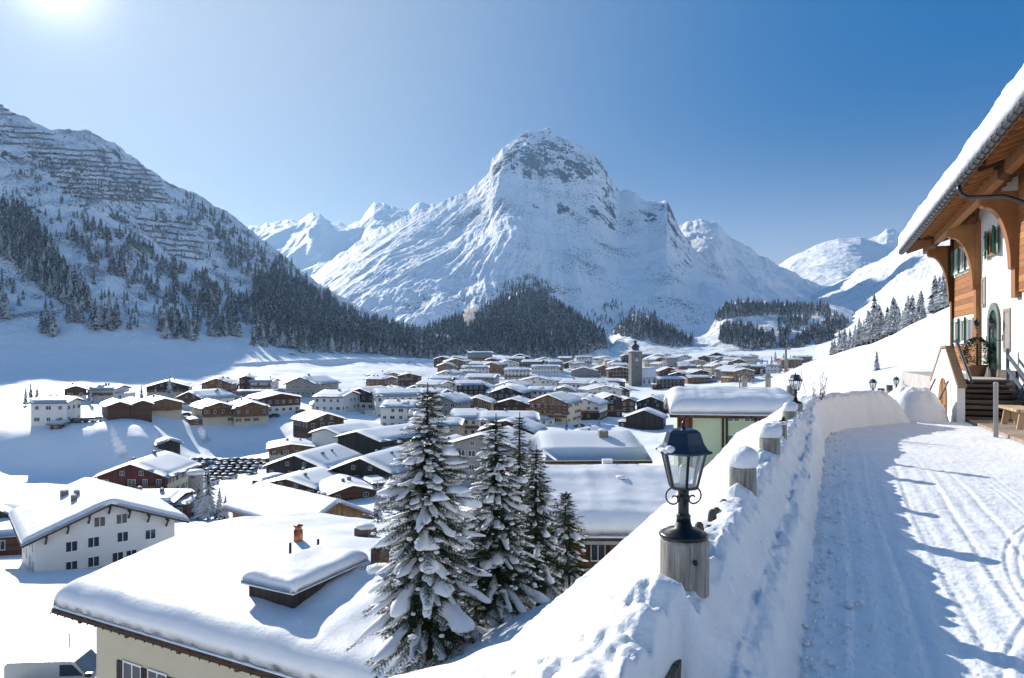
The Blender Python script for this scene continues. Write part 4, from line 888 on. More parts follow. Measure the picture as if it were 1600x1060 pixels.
    # which sides face the road
    if win:
        fl = max(1, int(h / 2.5)); fh = h / fl; kind = wkind
        ww = 1.05 * winr; wh = min(1.15 * winr, fh * .5); faces = []
        faces.append((Matrix.Identity(4), w, wall if not (clad and axis == 'g') else clad, 0.06 if clad else 0.0))
        toc = Vector((-P.x, -P.y, 0)); ax = Vector((math.cos(yaw), math.sin(yaw), 0))
        if toc.dot(ax) > w / 2: faces.append((Matrix.Translation((w / 2, d / 2, 0)) @ Matrix.Rotation(R(90), 4, 'Z'), d, wall, .05))
        elif toc.dot(ax) < -w / 2: faces.append((Matrix.Translation((-w / 2, d / 2, 0)) @ Matrix.Rotation(R(-90), 4, 'Z'), d, wall, .05))
        cnt = 0
        for fi, (T, fw, _, off) in enumerate(faces):
            fo = Matrix.Translation((0, -d / 2 if False else 0, 0))
            n = max(1, int(fw / 2.7)); sp = fw / n
            for j in range(fl):
                for i in range(n):
                    if rn.random() < 0.14 or cnt > 60: continue
                    x = -fw / 2 + sp * (i + .5) + rn.uniform(-.1, .1); z = fh * (j + .55); wide = 1.5 if rn.random() < .25 else 1.0
                    o = link('window', WIN[kind], r, T @ Matrix.Translation((x, -off, z)) @ Matrix.Diagonal((ww * wide, 1, wh, 1))); cnt += 1
            if axis == 'g' and fi == 0 and rise > 1.8 and w > 5:
                for x in ((-.14, .14) if w > 9 else (0,)): link('window', WIN[kind], r, T @ Matrix.Translation((x * w, -off, h + rise * .32)) @ Matrix.Diagonal((ww * .9, 1, wh * .8, 1)))
        for b in range(balc):
            z = fh * (b + 1) - .15 if fl > 1 else h * .5; bw = w * .94
            m = MB(); m.box(-bw / 2, bw / 2, -1.25, -.06, z, z + .14); m.box(-bw / 2, bw / 2, -1.25, -1.18, z + .14, z + 1.0); m.box(-bw / 2, -bw / 2 + .07, -1.18, -.06, z + .14, z + 1.0); m.box(bw / 2 - .07, bw / 2, -1.18, -.06, z + .14, z + 1.0)
            m.build('balcony', BALC, r)
    return r
HOUSES = [
 # px, py(base), width px, wall px, rise px, depth m, axis, yaw, wall, cladding, balconies, label
 (76, 666, 54, 36, 5, 9, 'e', -4, 'white', None, 0, 'white block with a tall orange timber panel on the left terrace edge'),
 (118, 627, 30, 17, 8, 22, 'g', 22, 'white', 'brown', 0, 'white house with a dark brown shingled gable behind the white block'),
 (157, 626, 42, 17, 5, 12, 'e', -8, 'white', None, 1, 'white two-storey house with a beige base right of the dark shingled gable'),
 (186, 655, 30, 20, 7, 12, 'g', 30, 'brown', None, 0, 'low brown barn attached to the tall brown gable on the terrace'),
 (221, 657, 28, 24, 9, 15, 'g', 34, 'brown', None, 0, 'tall dark brown timber gable standing beside the low brown barn'),
 (256, 652, 50, 20, 7, 14, 'g', 32, 'cream', 'timber', 1, 'cream chalet with a wooden balcony right of the tall brown gable'),
 (262, 620, 60, 15, 8, 18, 'g', 12, 'white', 'dark', 1, 'white house with a dark gable behind the small spruces'),
 (297, 641, 52, 18, 9, 18, 'g', -28, 'white', 'brown', 0, 'white house whose left half is brown boards, with dormers'),
 (342, 664, 46, 26, 7, 18, 'g', 30, 'cream', 'orange', 2, 'cream apartment house with orange balconies, left one of the joined pair'),
 (393, 663, 52, 25, 8, 18, 'g', 24, 'cream', 'orange', 2, 'cream apartment house with long orange balconies, right one of the joined pair'),
 (352, 611, 28, 7, 3, 8, 'e', 0, 'brown', None, 0, 'small brown hay barn on the snowfield edge'),
 (384, 612, 20, 20, 4, 12, 'g', 6, 'red', None, 0, 'narrow red-brown tower-like house at the back of the terrace'),
 (408, 613, 34, 16, 3, 12, 'e', -4, 'white', None, 1, 'white wing right of the narrow red-brown house'),
 (400, 619, 66, 5, 1, 6, 'e', -2, 'grey', None, 0, 'long low flat garage roof in front of the red-brown house'),
 (438, 647, 60, 24, 6, 14, 'g', 34, 'white', 'brown', 0, 'white three-storey house with a brown timber corner beside parked cars'),
 (470, 621, 56, 20, 11, 20, 'g', -22, 'grey', None, 0, 'broad grey shingled gable at the back of the terrace'),
 (512, 645, 50, 24, 7, 16, 'e', -18, 'white', None, 0, 'plain white chalet with a broad roof left of the brown-panelled house'),
 (497, 642, 14, 9, 4, 6, 'g', 20, 'brown', None, 0, 'tiny brown wooden shed in front of the plain white chalet'),
 (563, 642, 50, 26, 7, 16, 'g', -26, 'white', 'brown', 0, 'white chalet with dark brown timber panels on its left corner'),
 (604, 632, 34, 18, 5, 14, 'e', -8, 'white', None, 1, 'white guest house directly right of the brown-panelled chalet'),
 (585, 610, 26, 12, 4, 12, 'g', -14, 'white', 'brown', 0, 'small white house with a brown corner on the terrace rim'),
 (622, 626, 32, 14, 8, 16, 'g', 20, 'white', 'dark', 0, 'house with a dark wooden gable just left of the tall spruce top'),
 (648, 622, 40, 11, 7, 14, 'g', -22, 'white', 'brown', 0, 'brown-gabled chalet behind the tall spruce top'),
 (626, 670, 66, 33, 7, 14, 'e', -6, 'white', None, 0, 'big white four-storey house with a hipped snow roof left of the tall spruce'),
 (510, 672, 54, 14, 9, 14, 'g', 34, 'brown', None, 0, 'brown timber gable with the roof sloping to the scarp foot'),
 (510, 701, 58, 22, 8, 16, 'g', -34, 'white', None, 0, 'white chalet with three window rows left of the dark barn'),
 (560, 714, 84, 26, 10, 24, 'g', -38, 'dark', None, 0, 'large dark grey barn with a wide smooth roof'),
 (455, 717, 66, 16, 5, 12, 'g', 14, 'cream', 'timber', 0, 'low cream garage with a timber gable by the car park'),
 (462, 752, 110, 20, 17, 22, 'g', -20, 'white', 'dark', 0, 'wide white house with a dark gable above the car park'),
 (565, 760, 110, 22, 22, 22, 'g', -22, 'dark', None, 0, 'long dark timber hotel with the largest roof in the hollow'),
 (450, 776, 104, 14, 11, 14, 'g', -22, 'brown', None, 0, 'low brown house with chimneys in front of the dark hotel'),
 (550, 782, 70, 12, 9, 12, 'g', 24, 'brown', None, 0, 'small lean-to roof between the low brown house and the spruce'),
 (634, 792, 68, 24, 6, 9, 'e', -6, 'white', None, 0, 'small white cottage with three dark windows left of the tall spruce'),
 (206, 782, 108, 36, 26, 17, 'g', -6, 'cream', 'red', 1, 'chalet with a broad dark red gable behind the white hotel'),
 (220, 812, 96, 26, 5, 9, 'e', -6, 'brown', None, 0, 'brown annex with a flat snowy roof behind the white hotel'),
 (22, 868, 74, 30, 6, 9, 'e', 6, 'brown', None, 0, 'small brown shed with white windows left of the white hotel'),
 (-6, 860, 96, 48, 22, 14, 'g', -8, 'dark', None, 0, 'dark barn roof cut by the left edge of the village'),
 (730, 668, 54, 18, 7, 14, 'e', -4, 'white', 'brown', 0, 'white house with brown corner boards between the two tall spruces'),
 (712, 640, 62, 10, 12, 14, 'g', -8, 'dark', None, 0, 'dark low gable with a broad roof right of the tall spruce top'),
 (742, 716, 44, 20, 12, 14, 'g', -10, 'white', None, 0, 'white gable house half hidden between the spruces'),
 (690, 716, 66, 14, 10, 14, 'g', -16, 'dark', None, 0, 'dark timber house behind the tallest spruce'),
 (665, 740, 84, 20, 10, 14, 'e', -10, 'brown', None, 0, 'brown house behind the upper branches of the tallest spruce'),
 (800, 648, 60, 15, 8, 14, 'g', -14, 'dark', 'brown', 0, 'dark chalet row left of the balconied hotel'),
 (857, 662, 66, 32, 13, 18, 'g', -22, 'cream', 'timber', 2, 'large pale hotel with timber balconies in the middle of the village'),
 (834, 666, 44, 10, 2, 8, 'e', -2, 'white', None, 0, 'low curved white annex in front of the pale hotel'),
 (914, 657, 50, 24, 11, 16, 'g', -18, 'dark', 'white', 1, 'dark house with white balcony fronts right of the pale hotel'),
 (956, 652, 34, 28, 8, 14, 'g', 12, 'dark', None, 1, 'tall dark weathered house below the church'),
 (981, 645, 24, 17, 8, 12, 'g', 6, 'brown', None, 0, 'brown chalet directly below the church tower'),
 (1018, 646, 48, 16, 9, 16, 'g', -26, 'dark', None, 0, 'dark chalet with a very broad roof below the church nave'),
 (906, 610, 146, 13, 3, 16, 'e', 0, 'dark', None, 0, 'long low hall with one continuous snow roof left of the church'),
 (858, 612, 50, 15, 9, 18, 'e', 4, 'white', None, 0, 'white hall with a large smooth roof at the left end of the long hall'),
 (750, 566, 40, 14, 1, 12, 'e', 0, 'grey', None, 1, 'flat-roofed grey hotel at the foot of the forest'),
 (812, 570, 28, 11, 4, 12, 'g', -10, 'brown', None, 0, 'chalet tucked against the forest edge'),
 (705, 586, 18, 11, 3, 10, 'g', 0, 'pink', None, 0, 'small pink-brown house at the edge of the snow meadow'),
 (742, 590, 44, 15, 3, 12, 'e', -2, 'white', None, 0, 'long white apartment house below the flat-roofed hotel'),
 (808, 594, 42, 15, 3, 12, 'e', -2, 'white', None, 1, 'long white hotel right of the long white apartment house'),
 (765, 601, 30, 12, 3, 10, 'e', -2, 'white', None, 0, 'white house with a tidy window row before the two long hotels'),
 (852, 585, 46, 11, 2, 12, 'e', 0, 'white', None, 0, 'white low apartment row left of the blue-dark roof'),
 (895, 578, 30, 9, 4, 12, 'g', -14, 'dark', None, 0, 'dark-sided building with a pointed roof behind the long hall'),
 (912, 590, 40, 10, 5, 12, 'g', -10, 'grey', None, 0, 'greyish gable directly behind the long hall'),
 (942, 588, 40, 9, 6, 12, 'g', 8, 'timber', None, 0, 'wide timber gable close left of the church tower'),
 (707, 613, 40, 16, 6, 12, 'g', -18, 'white', 'timber', 0, 'white chalet with a timber gable right of the tall spruce tip'),
 (750, 622, 36, 15, 6, 12, 'g', -14, 'white', 'brown', 1, 'white chalet with brown balcony front in the village middle'),
 (797, 620, 52, 16, 7, 14, 'g', -20, 'white', None, 0, 'white hotel with regular small windows on its gable'),
 (824, 605, 34, 9, 4, 12, 'g', -10, 'dark', None, 0, 'dark low chalet before the white hall roof'),
 (978, 568, 13, 11, 4, 10, 'g', 4, 'dark', None, 0, 'dark balconied gable just left of the church dome'),
 (1022, 570, 24, 9, 6, 12, 'g', 8, 'dark', 'dark', 0, 'dark gable with white balconies right of the church dome, left of a pair'),
 (1050, 570, 22, 8, 6, 12, 'g', 8, 'dark', 'dark', 0, 'dark gable with white balconies, right of a pair'),
 (976, 584, 18, 11, 3, 10, 'e', 0, 'pink', None, 0, 'pinkish house immediately left of the church tower'),
 (1038, 579, 24, 6, 5, 12, 'g', 4, 'red', None, 0, 'low red gable behind the church nave'),
 (1045, 590, 34, 9, 6, 12, 'g', 10, 'red', None, 0, 'larger red-roofed chalet right of the church nave'),
 (1074, 586, 28, 13, 3, 12, 'e', 0, 'orange', None, 0, 'bright orange-brown hotel right of the church'),
 (1048, 607, 44, 14, 3, 12, 'e', 0, 'dark', 'dark', 1, 'dark hotel with long white balcony bands right of the church'),
 (1092, 600, 36, 9, 3, 12, 'e', 2, 'orange', None, 0, 'low orange chalet in front of the green house roof'),
 (1095, 585, 26, 8, 5, 12, 'g', -6, 'cream', None, 0, 'cream gable behind the bright orange-brown hotel'),
 (1119, 566, 30, 9, 5, 12, 'g', -8, 'dark', None, 0, 'large dark gable on the meadow edge'),
 (1121, 578, 18, 10, 5, 10, 'g', -8, 'red', None, 0, 'red-brown tall gable before the large dark gable'),
 (1143, 594, 44, 13, 2, 12, 'e', 0, 'grey', None, 0, 'flat grey-blue building with a white roof right of the village centre'),
 (1167, 584, 20, 11, 6, 12, 'g', 10, 'dark', None, 0, 'dark blue-grey chalet behind the flat grey-blue building'),
 (1149, 564, 14, 5, 3, 10, 'g', 0, 'orange', None, 0, 'tiny orange-gabled house on the meadow'),
 (1206, 582, 26, 10, 4, 12, 'e', 0, 'white', None, 0, 'white house at the foot of the right hillside'),
 (1237, 575, 34, 12, 5, 12, 'e', 2, 'orange', None, 0, 'orange-brown long building by the lift pylon'),
 (1256, 567, 26, 8, 4, 12, 'e', -4, 'timber', None, 0, 'timber chalet above the long orange-brown building'),
 (1007, 672, 58, 19, 14, 9, 'g', -16, 'dark', None, 0, 'old dark log barn with a steep snowy gable on the slope'),
 (905, 694, 44, 12, 17, 12, 'g', -30, 'white', 'orange', 0, 'white gable with orange timber peeking over the big snow roof'),
 (454, 560, 16, 4, 2, 6, 'g', 20, 'dark', None, 0, 'lone tiny hay hut in the shade at the upper meadow edge'),
 (608, 561, 13, 5, 1, 6, 'e', 5, 'dark', None, 0, 'tiny dark hay hut on the sunlit meadow below the forest'),
 (265, 706, 30, 11, 5, 5, 'g', 28, 'dark', None, 0, 'lone dark hay hut at the foot of the shaded scarp'),
 (87, 672, 16, 7, 1, 5, 'e', 0, 'brown', None, 0, 'tiny brown garage beside the white block with the orange panel'),
]
PLACED = []
def put_house(row, **kw):
    px, py, wpx, hpx, rpx, dep, axis, yaw, wl, cl, bal, lab = row
    P = hit(px, py, 60 if py > 780 else (80 if px < 1030 else 100)) if not (px > 1130 and py < 600) else hit(px, py, 330)
    if px > 1060 and P.y < 300: P = hit(px, py, 330)
    k = P.y / F; w = wpx * k / max(.8, math.cos(R(yaw))) * .96
    if abs(yaw) > 16: w *= 0.93
    PLACED.append((P.x, P.y, max(w, dep) * .7)); small = P.y > 380
    return house(P, R(yaw) - math.atan2(P.x, P.y) * 0.3, w, dep, hpx * k, rpx * k * 1.1, axis, wl, cl, (hpx > 6) and ('barn' not in lab and 'hut' not in lab), bal, 0.75 if P.y > 150 else .7, 1.0, 0 if ('barn' in lab or 'hut' in lab) else (2 if wpx > 40 else 1),
                 'barn' if ('barn' in lab or 'hut' in lab or 'shed' in lab) else ('hotel' if 'hotel' in lab else 'chalet'), lab, 'barn' if ('barn' in lab or 'hut' in lab) else 'house', None, wkind='shuttered' if (wl in ('cream',) or 'shutter' in lab) else 'plain', side_clad=(wl in ('dark', 'brown')), **kw)
for row in HOUSES: put_house(row)
# farther houses filling the valley floor
rn = random.Random(21); n_ = 0; tries = 0
FILL = {}; FO = {}
ZONES = [(690, 980, 572, 612, 26, 'snow-roofed house in the dense far village left of the church'), (1005, 1190, 562, 600, 30, 'snow-roofed house in the far village right of the church'), (640, 970, 615, 660, 22, 'snow-roofed chalet among the middle rows of the village'), (560, 690, 604, 640, 4, 'small snow-roofed house at the back of the left terrace'), (575, 800, 655, 775, 16, 'snow-roofed house in the hollow'), (290, 340, 618, 635, 1, 'terrace fill')]
for x0, x1, y0, y1, cnt, lab in ZONES:
    k = 0; t = 0
    while k < cnt and t < 1500:
        t += 1; px = rn.uniform(x0, x1); py = rn.uniform(y0, y1); P = hit(px, py, 150 if px < 1030 else 330)
        w = rn.uniform(12, 21); 
        if any(math.hypot(P.x - a, P.y - b) < (c + w * .55) for a, b, c in PLACED): continue
        if abs(px - 995) < 14 or (970 < px < 1050 and 585 < py < 610): continue
        PLACED.append((P.x, P.y, w * .6)); k += 1
        wl = rn.choice(['white', 'white', 'cream', 'grey', 'brown'] if x0 == 575 else ['white', 'white', 'white', 'white', 'white', 'cream', 'grey', 'brown', 'dark', 'timber', 'orange']); cl = rn.choice([None, 'brown', 'timber', None]) if wl in ('white', 'cream') else None
        FILL.setdefault(lab, []).append((px, wl, cl)); hh_ = house(P, rn.uniform(-.5, .5), w, rn.uniform(10, 15), rn.uniform(5.5, 10), rn.uniform(1.8, 3.0), rn.choice('ge'), wl, cl, True, rn.choice([0, 0, 1]), rn.uniform(.6, 1.05), 1.0, rn.choice((0, 1, 1, 2)), 'chalet', lab, 'house', 'small houses filling the village', winr=1.1); FO.setdefault(lab, []).append((px, hh_, wl, cl))
CW = dict(grey='grey', white='white', cream='cream', brown='brown wooden', dark='dark wooden', timber='tan timber', orange='orange-brown wooden')
def ordw(i): return ['leftmost', 'second', 'third', 'fourth', 'fifth', 'sixth', 'seventh', 'eighth', 'ninth', 'tenth'][i] if i < 10 else '%dth' % (i + 1) if (i + 1) % 10 not in (1, 2, 3) or i < 13 else '%d%s' % (i + 1, {1: 'st', 2: 'nd', 3: 'rd'}[(i + 1) % 10])
for lab, lst in FO.items():
    for i, (px, o, wl, cl) in enumerate(sorted(lst, key=lambda t: t[0])):
        o['label'] = CW[wl] + (' house with %s gable' % cl if cl else ' house') + ', %s, %s' % (ordw(i) + ' from left' if i else 'leftmost', {0: 'far rows left of the church', 1: 'far rows right of the church', 2: 'middle village rows', 3: 'left terrace back row', 4: 'hollow behind the near spruces', 5: 'left terrace extras'}[list(FO).index(lab)])
# ---------------------------------------------------------------- church
P = hit(995, 604, 300); k = P.y / F; tw = 17 * k; th_ = 53 * k
ch = empty('church', P, R(6), 'stone village church with a tall square tower, clock and dark onion dome', 'church')
STN = plain('tower_stone', (0.17, 0.165, 0.155), 0.9, 0.2, 0, 0.25, 0.5, 0.6)
m = MB(); m.box(-tw / 2, tw / 2, 0, tw, -4, th_); m.build('tower', STN, ch)
m = MB(); m.box(-tw * .56, tw * .56, -tw * .06, tw * 1.06, th_, th_ + .5); m.build('cornice', STN, ch)
m = MB(); m.smooth = True; q = tw
m.lathe([(q * .62, .5), (q * .60, .9), (q * .42, 1.6), (q * .34, 2.4), (q * .33, 3.6), (q * .40, 3.9), (q * .42, 4.6), (q * .34, 5.6), (q * .2, 6.2), (q * .13, 6.8), (q * .12, 8.0), (q * .17, 8.3), (q * .16, 8.9), (q * .06, 9.5), (.12, 10), (.08, 11.4)], 12, (0, q / 2, th_)); dm = m.build('onion_dome', plain('dark_shingle_dome', (0.035, 0.035, 0.045), 0.5, 0.4), ch)
m = MB(); m.smooth = True; m.ball((0, q / 2, th_ + 11.4), (.35, .35, .35), 8, 6); m.build('finial', IRON, dm)
m = MB(); m.smooth = True; m.lathe([(q * .63, .0), (q * .61, .45), (q * .43, 1.15), (q * .40, 1.2)], 12, (0, q / 2, th_ + .52)); m.build('dome_snow', SNOW_FAR, dm)
for sx, T in ((0, Matrix.Identity(4)), (1, Matrix.Translation((tw / 2, tw / 2, 0)) @ Matrix.Rotation(R(90), 4, 'Z') @ Matrix.Translation((0, 0, 0)))):
    m = MB(); m.smooth = True; m.lathe([(1.3, 0), (1.3, .15)], 24, mtx=T @ Matrix.Translation((0, 0, th_ - 6.2)) @ Matrix.Rotation(R(90), 4, 'X')); ck = m.build('clock_face', plain('clock_white', (.5, .5, .47), .5), ch)
    m = MB(); m.box(-.07, .07, -.22, -.16, th_ - 6.2, th_ - 5.1, T); m.box(-.07, .8, -.22, -.16, th_ - 6.27, th_ - 6.13, T); m.build('clock_hands', IRON, ck)
    for x in (-1.0, 1.0): link('window', WIN['dark'], ch, T @ Matrix.Translation((x, -.02, th_ - 2.6)) @ Matrix.Diagonal((.8, 1, 2.2, 1)))
    link('window', WIN['dark'], ch, T @ Matrix.Translation((0, -.02, th_ - 12)) @ Matrix.Diagonal((.7, 1, 1.6, 1)))
m = MB(); nl = 24 * k; m.box(tw / 2, tw / 2 + nl, 1, 12, -4, 7); m.prism([(1, 7), (6.5, 14.5), (12, 7)], 0, nl, Matrix.Translation((tw / 2, 0, 0)) @ Matrix.Rotation(R(90), 4, 'Z') @ Matrix.Diagonal((1, -1, 1, 1))); m.build('nave', WM['white'], ch)
V, Fc = snow_roof(6.2, 0, nl + .6, lambda a: 7.0 + 7.5 * (1 - np.abs(a) / 5.5), .6, 13, 9); Mx = Matrix.Translation((tw / 2 + nl + .6, 6.5, 0)) @ Matrix.Rotation(R(90), 4, 'Z')
V = (np.c_[V, np.ones(len(V))] @ np.array(Mx).T)[:, :3]; np_mesh('nave_roof_snow', V, Fc, SNOW_FAR, parent=ch)
for i in range(3): link('window', WIN['dark'], ch, Matrix.Translation((tw / 2 + nl * (i + .5) / 3, .98, 3.6)) @ Matrix.Diagonal((.9, 1, 2.6, 1)))
# ---------------------------------------------------------------- named buildings close by
def solve_roof(r, hf, px, py, axis_e_w=None):
    pass
P = hit(140, 886, 60)
hotel = house(W(170, 886, P.y), R(40), 13.9, 15, 4.4, 2.8, 'g', 'white', None, False, 0, .7, 1.3, 3, 'hotel', 'big white hotel with grey windows and a chimney-dotted roof at the lower left', 'house', hi=True, deep=6)
KW = P.y / F
for (x, z) in ((-.9, 5.3), (1.3, 5.3), (-3.6, 3.0), (-1.5, 3.1), (1.4, 3.2), (4.3, 3.0), (-3.6, .8), (-1.5, .9), (.9, .95), (2.3, .95)):
    wd = 1.7 if x in (-1.7, 1.5, -1.6) else 1.05
    link('window', WIN['plain'], hotel, Matrix.Translation((x, -.01, z)) @ Matrix.Diagonal((wd, 1, 1.05, 1)))
for yy in (2, 5, 9, 12, 14.5):
    for z in (.9, 3.1): link('window', WIN['plain'], hotel, Matrix.Translation((6.96, yy, z)) @ Matrix.Rotation(R(90), 4, 'Z') @ Matrix.Diagonal((.9, 1, 1.05, 1))); link('window', WIN['plain'], hotel, Matrix.Translation((-6.96, yy, z)) @ Matrix.Rotation(R(-90), 4, 'Z') @ Matrix.Diagonal((.9, 1, 1.05, 1)))
for x in (-6, -4, -2, 0, 2, 4, 6):      # gable brackets
    zt = 4.4 + 2.8 * (1 - abs(x) / 6.95) - .1; m = MB(); m.beam((x, -1.1, zt - .12), (x, 0, zt - .12), .2, .22); m.beam((x, -.9, zt - .2), (x, -.02, zt - 1.0), .16, .16); m.build('bracket', EAVE, hotel)
m = MB(); m.box(-6.99, 6.99, -.03, .0, -.1, .15); m.build('plinth', WM['grey'], hotel)

# barn with timber gable and half-cleared roof
P = hit(522, 838, 70); hb = house(P, R(50), 11, 21, 2.6, 2.6, 'g', 'timber', 'timber', False, 0, .6, 1.3, 2, 'barn', 'long timber barn with orange eave beam and lumpy snow on its roof', 'barn', hi=True, deep=5, roof_mat=WM['orange'])
# foreground house with the huge smooth roof
yaw = R(-27.5); c_, s_ = math.cos(yaw), math.sin(yaw)
E0 = Vector((-20.7, 30.7, EYE - 11.75)); ax = Vector((c_, s_, 0)); ay = Vector((-s_, c_, 0)); LL = 19.0; OH = 1.25
P1 = E0 + ax * (LL / 2) + ay * OH; HB = 6.4; WD = 13.6; RS = 1.0
P1.z = E0.z - HB + RS * OH / (WD / 2)
h1 = house(P1, yaw, LL - 2 * OH, WD, HB, RS, 'e', 'cream', None, False, 0, 1.15, OH, 0, 'chalet', 'cream house under a huge smooth snow roof with one dormer, nearest building', 'house', hi=True, deep=3)
def on_h1(px, py):
    best = None
    for d in np.linspace(22, 48, 800):
        w = W(px, py, d) - P1; lx, ly = w.dot(ax), w.dot(ay); a = ly - WD / 2
        top = HB + RS * (1 - abs(a) / (WD / 2)) + .22 + 1.1
        if w.z <= top: return Vector((lx, ly, top))
    return Vector((lx, ly, top))
q = on_h1(389, 934); q2 = on_h1(462, 936)
x0, x1, y0 = q.x, q.x + 2.5, q.y; zt = q.z + .62
m = MB(); v = [(x0, y0, q.z - 1), (x1, y0, q.z - 1), (x1, y0, zt - .05), (x0, y0, zt), (x0, y0 + 3.0, q.z - 1), (x1, y0 + 3.0, q.z - 1), (x1, y0 + 3.0, zt + .05), (x0, y0 + 3.0, zt + .1)]
m.add(v, [(0, 1, 2, 3), (1, 5, 6, 2), (4, 0, 3, 7), (3, 2, 6, 7), (5, 4, 7, 6)]); dmr = m.build('dormer', WM['dark'], h1)
V, Fc = snow_roof(1.45, -0.25, 4.3, lambda a: 0 * a, .58, 25, 30, .15, 3.0, re=.5); V = V + np.array([(x0 + x1) / 2, y0, zt - .02]); V[:, 2] += (V[:, 1] - y0) * .02
np_mesh('dormer_snow', V, Fc, SNOW, parent=dmr)
COP = plain('polished_copper', (0.42, 0.15, 0.07), 0.3, 0.5, 0.85, .15, 3); RUST = plain('red_brown_tin', (0.11, 0.05, 0.045), 0.5, 0.4, .2)
q = on_h1(466, 846); m = MB(); m.smooth = True; m.lathe([(.22, -.6), (.22, .55), (.17, .58), (.17, .72), (.23, .74), (.23, .78), (.05, .84)], 18, tuple(q)); m.build('copper_flue', COP, h1)
for a, b, hh, rr in ((453.5, 866, .5, .06), (497, 855, .35, .06)):
    q = on_h1(a, b); m = MB(); m.smooth = True; m.lathe([(rr, -.6), (rr, hh), (rr * 1.2, hh + .02)], 10, tuple(q)); m.build('vent_pipe', IRON, h1)
q = on_h1(571, 838); m = MB(); m.box(q.x - .45, q.x + .45, q.y - .35, q.y + .35, q.z - .8, q.z + .42); c1 = m.build('chimney', RUST, h1)
m = MB(); m.smooth = True; m.ball((q.x, q.y, q.z + .5), (.55, .42, .2), 16, 9); m.build('chimney_snow', SNOW, c1)
q = on_h1(596, 884); m = MB(); pl = [(-.42, -.6)] + [(-.42 + .0, .5)] + [(-.42 * math.cos(math.pi * t / 12), .75 + .42 * math.sin(math.pi * t / 12)) for t in range(0, 10)] + [(.30, .85), (.22, .7), (.2, -.6)]
m.prism([(a * .75, b * .8) for a, b in pl][::-1], -.35, .35, Matrix.Translation(q)); m.build('chimney_cowl', RUST, h1)
for x, lab in ((-5.6, 1), (-3.9, 2), (2.2, 1)):
    link('window', WIN['shuttered'], h1, Matrix.Translation((x, -.02, HB - 2.75)) @ Matrix.Diagonal((1.15, 1, 1.15, 1)))
for x in np.arange(-LL / 2 + 1.6, LL / 2, 3.3):
    m = MB(); m.beam((x, -1.0, HB - .35), (x, 0, HB - .2), .16, .22); m.build('rafter_end', EAVE, h1)
m = MB(); m.beam((-LL / 2, -OH, HB - RS * OH / (WD / 2) + .1), (LL / 2, -OH, HB - RS * OH / (WD / 2) + .1), .05, .11); m.build('eave_board', WM['brown'], h1)
m = MB(); m.smooth = True
x = -LL / 2
while x < LL / 2:
    m.ball((x, -OH - .05, HB - RS * OH / (WD / 2) + .02), (.03, .03, .05), 6, 4); x += .55
m.build('gutter_hooks', EAVE, h1)
# wide roof behind the nearest lamp
P2 = Vector((6.2, 41.3, EYE - 17.0)); H2 = 6.1
h2 = house(P2, R(-1), 11.2, 13.0, H2, 1.6, 'e', 'orange', None, False, 0, 1.3, 1.2, 0, 'chalet', 'timber-walled house under a very wide smooth snow roof behind the nearest lamp', 'house', hi=True, deep=4)
for x in (-1.0, 2.7): link('window', WIN['shuttered'], h2, Matrix.Translation((x, -.02, H2 - 1.2)) @ Matrix.Diagonal((.8, 1, 1.0, 1)))
m = MB(); m.box(-5.7, 5.7, -1.15, -.05, H2 - 2.75, H2 - 2.6); m.box(-5.7, 5.7, -1.2, -1.12, H2 - 2.6, H2 - 1.95); b2 = m.build('balcony', WM['brown'], h2)
m = MB(); m.smooth = True; m.box(-5.7, 5.7, -1.24, -1.08, H2 - 1.95, H2 - 1.85); m.build('balcony_snow', SNOW, b2)
m = MB(); m.beam((-6.8, -1.22, H2 - .32), (6.8, -1.22, H2 - .32), .1, .2); m.build('gutter', plain('pale_zinc', (.25, .25, .24), .4, .4, .4), h2)
m = MB(); m.smooth = True; zz = H2 + 1.6 * .62 + 1.3; m.lathe([(.42, -.5), (.42, .12), (.3, .2), (.1, .24)], 20, (1.0, 4.2, zz)); m.build('roof_vent', GREYZ, h2)
m = MB(); m.smooth = True; m.ball((1.0, 4.2, zz + .26), (.38, .38, .14), 14, 8); m.build('vent_snow', SNOW, h2)
m = MB(); m.box(.1, .8, 7.0, 7.6, H2 + 1.5, H2 + 3.25); m.build('chimney', WM['white'], h2)
P3 = Vector((W(925, 0, 62).x, 62, EYE - 13)); h3 = house(P3, R(2), 8.6, 10, 3.2, 1.5, 'e', 'white', None, False, 0, .9, 1.0, 1, 'chalet', 'white house whose snow roof shows just above the very wide roof', 'house', hi=False, deep=3)
# pale green house
P4 = Vector((W(1146, 0, 56).x, 56.0, EYE - 11.2)); H4 = 6.0
h4 = house(P4, R(-9), 8.6, 6.5, H4, .75, 'e', 'green', None, False, 0, 1.35, .85, 0, 'chalet', 'pale green house with dark vertical timbers under a thick snow roof', 'house', hi=True, deep=4)
kx = 56 / F
for px in (1060, 1076, 1124, 1130, 1173, 1179, 1214):
    x = (px - 1140) * kx; m = MB(); m.box(x - .085, x + .085, -.12, .02, -2, H4); m.build('timber_post', EAVE, h4)
m = MB(); m.box((1079 - 1140) * kx - 1.3, (1077 - 1140) * kx - .0, -.05, .0, H4 - 1.7, H4); m.build('recess_panel', WM['red'], h4)
for px in (1140, 1165):
    for z in (H4 - .25, H4 - 2.05): link('window', WIN['plain'], h4, Matrix.Translation(((px - 1140) * kx, -.02, z)) @ Matrix.Diagonal((.85, 1, .8 if z < H4 - 1 else .42, 1)))
m = MB(); m.smooth = True; m.tube([(1.0, 3.0, H4 + .5), (1.0, 3.0, H4 + 3.3)], .05, 7); m.build('aerial', IRON, h4)
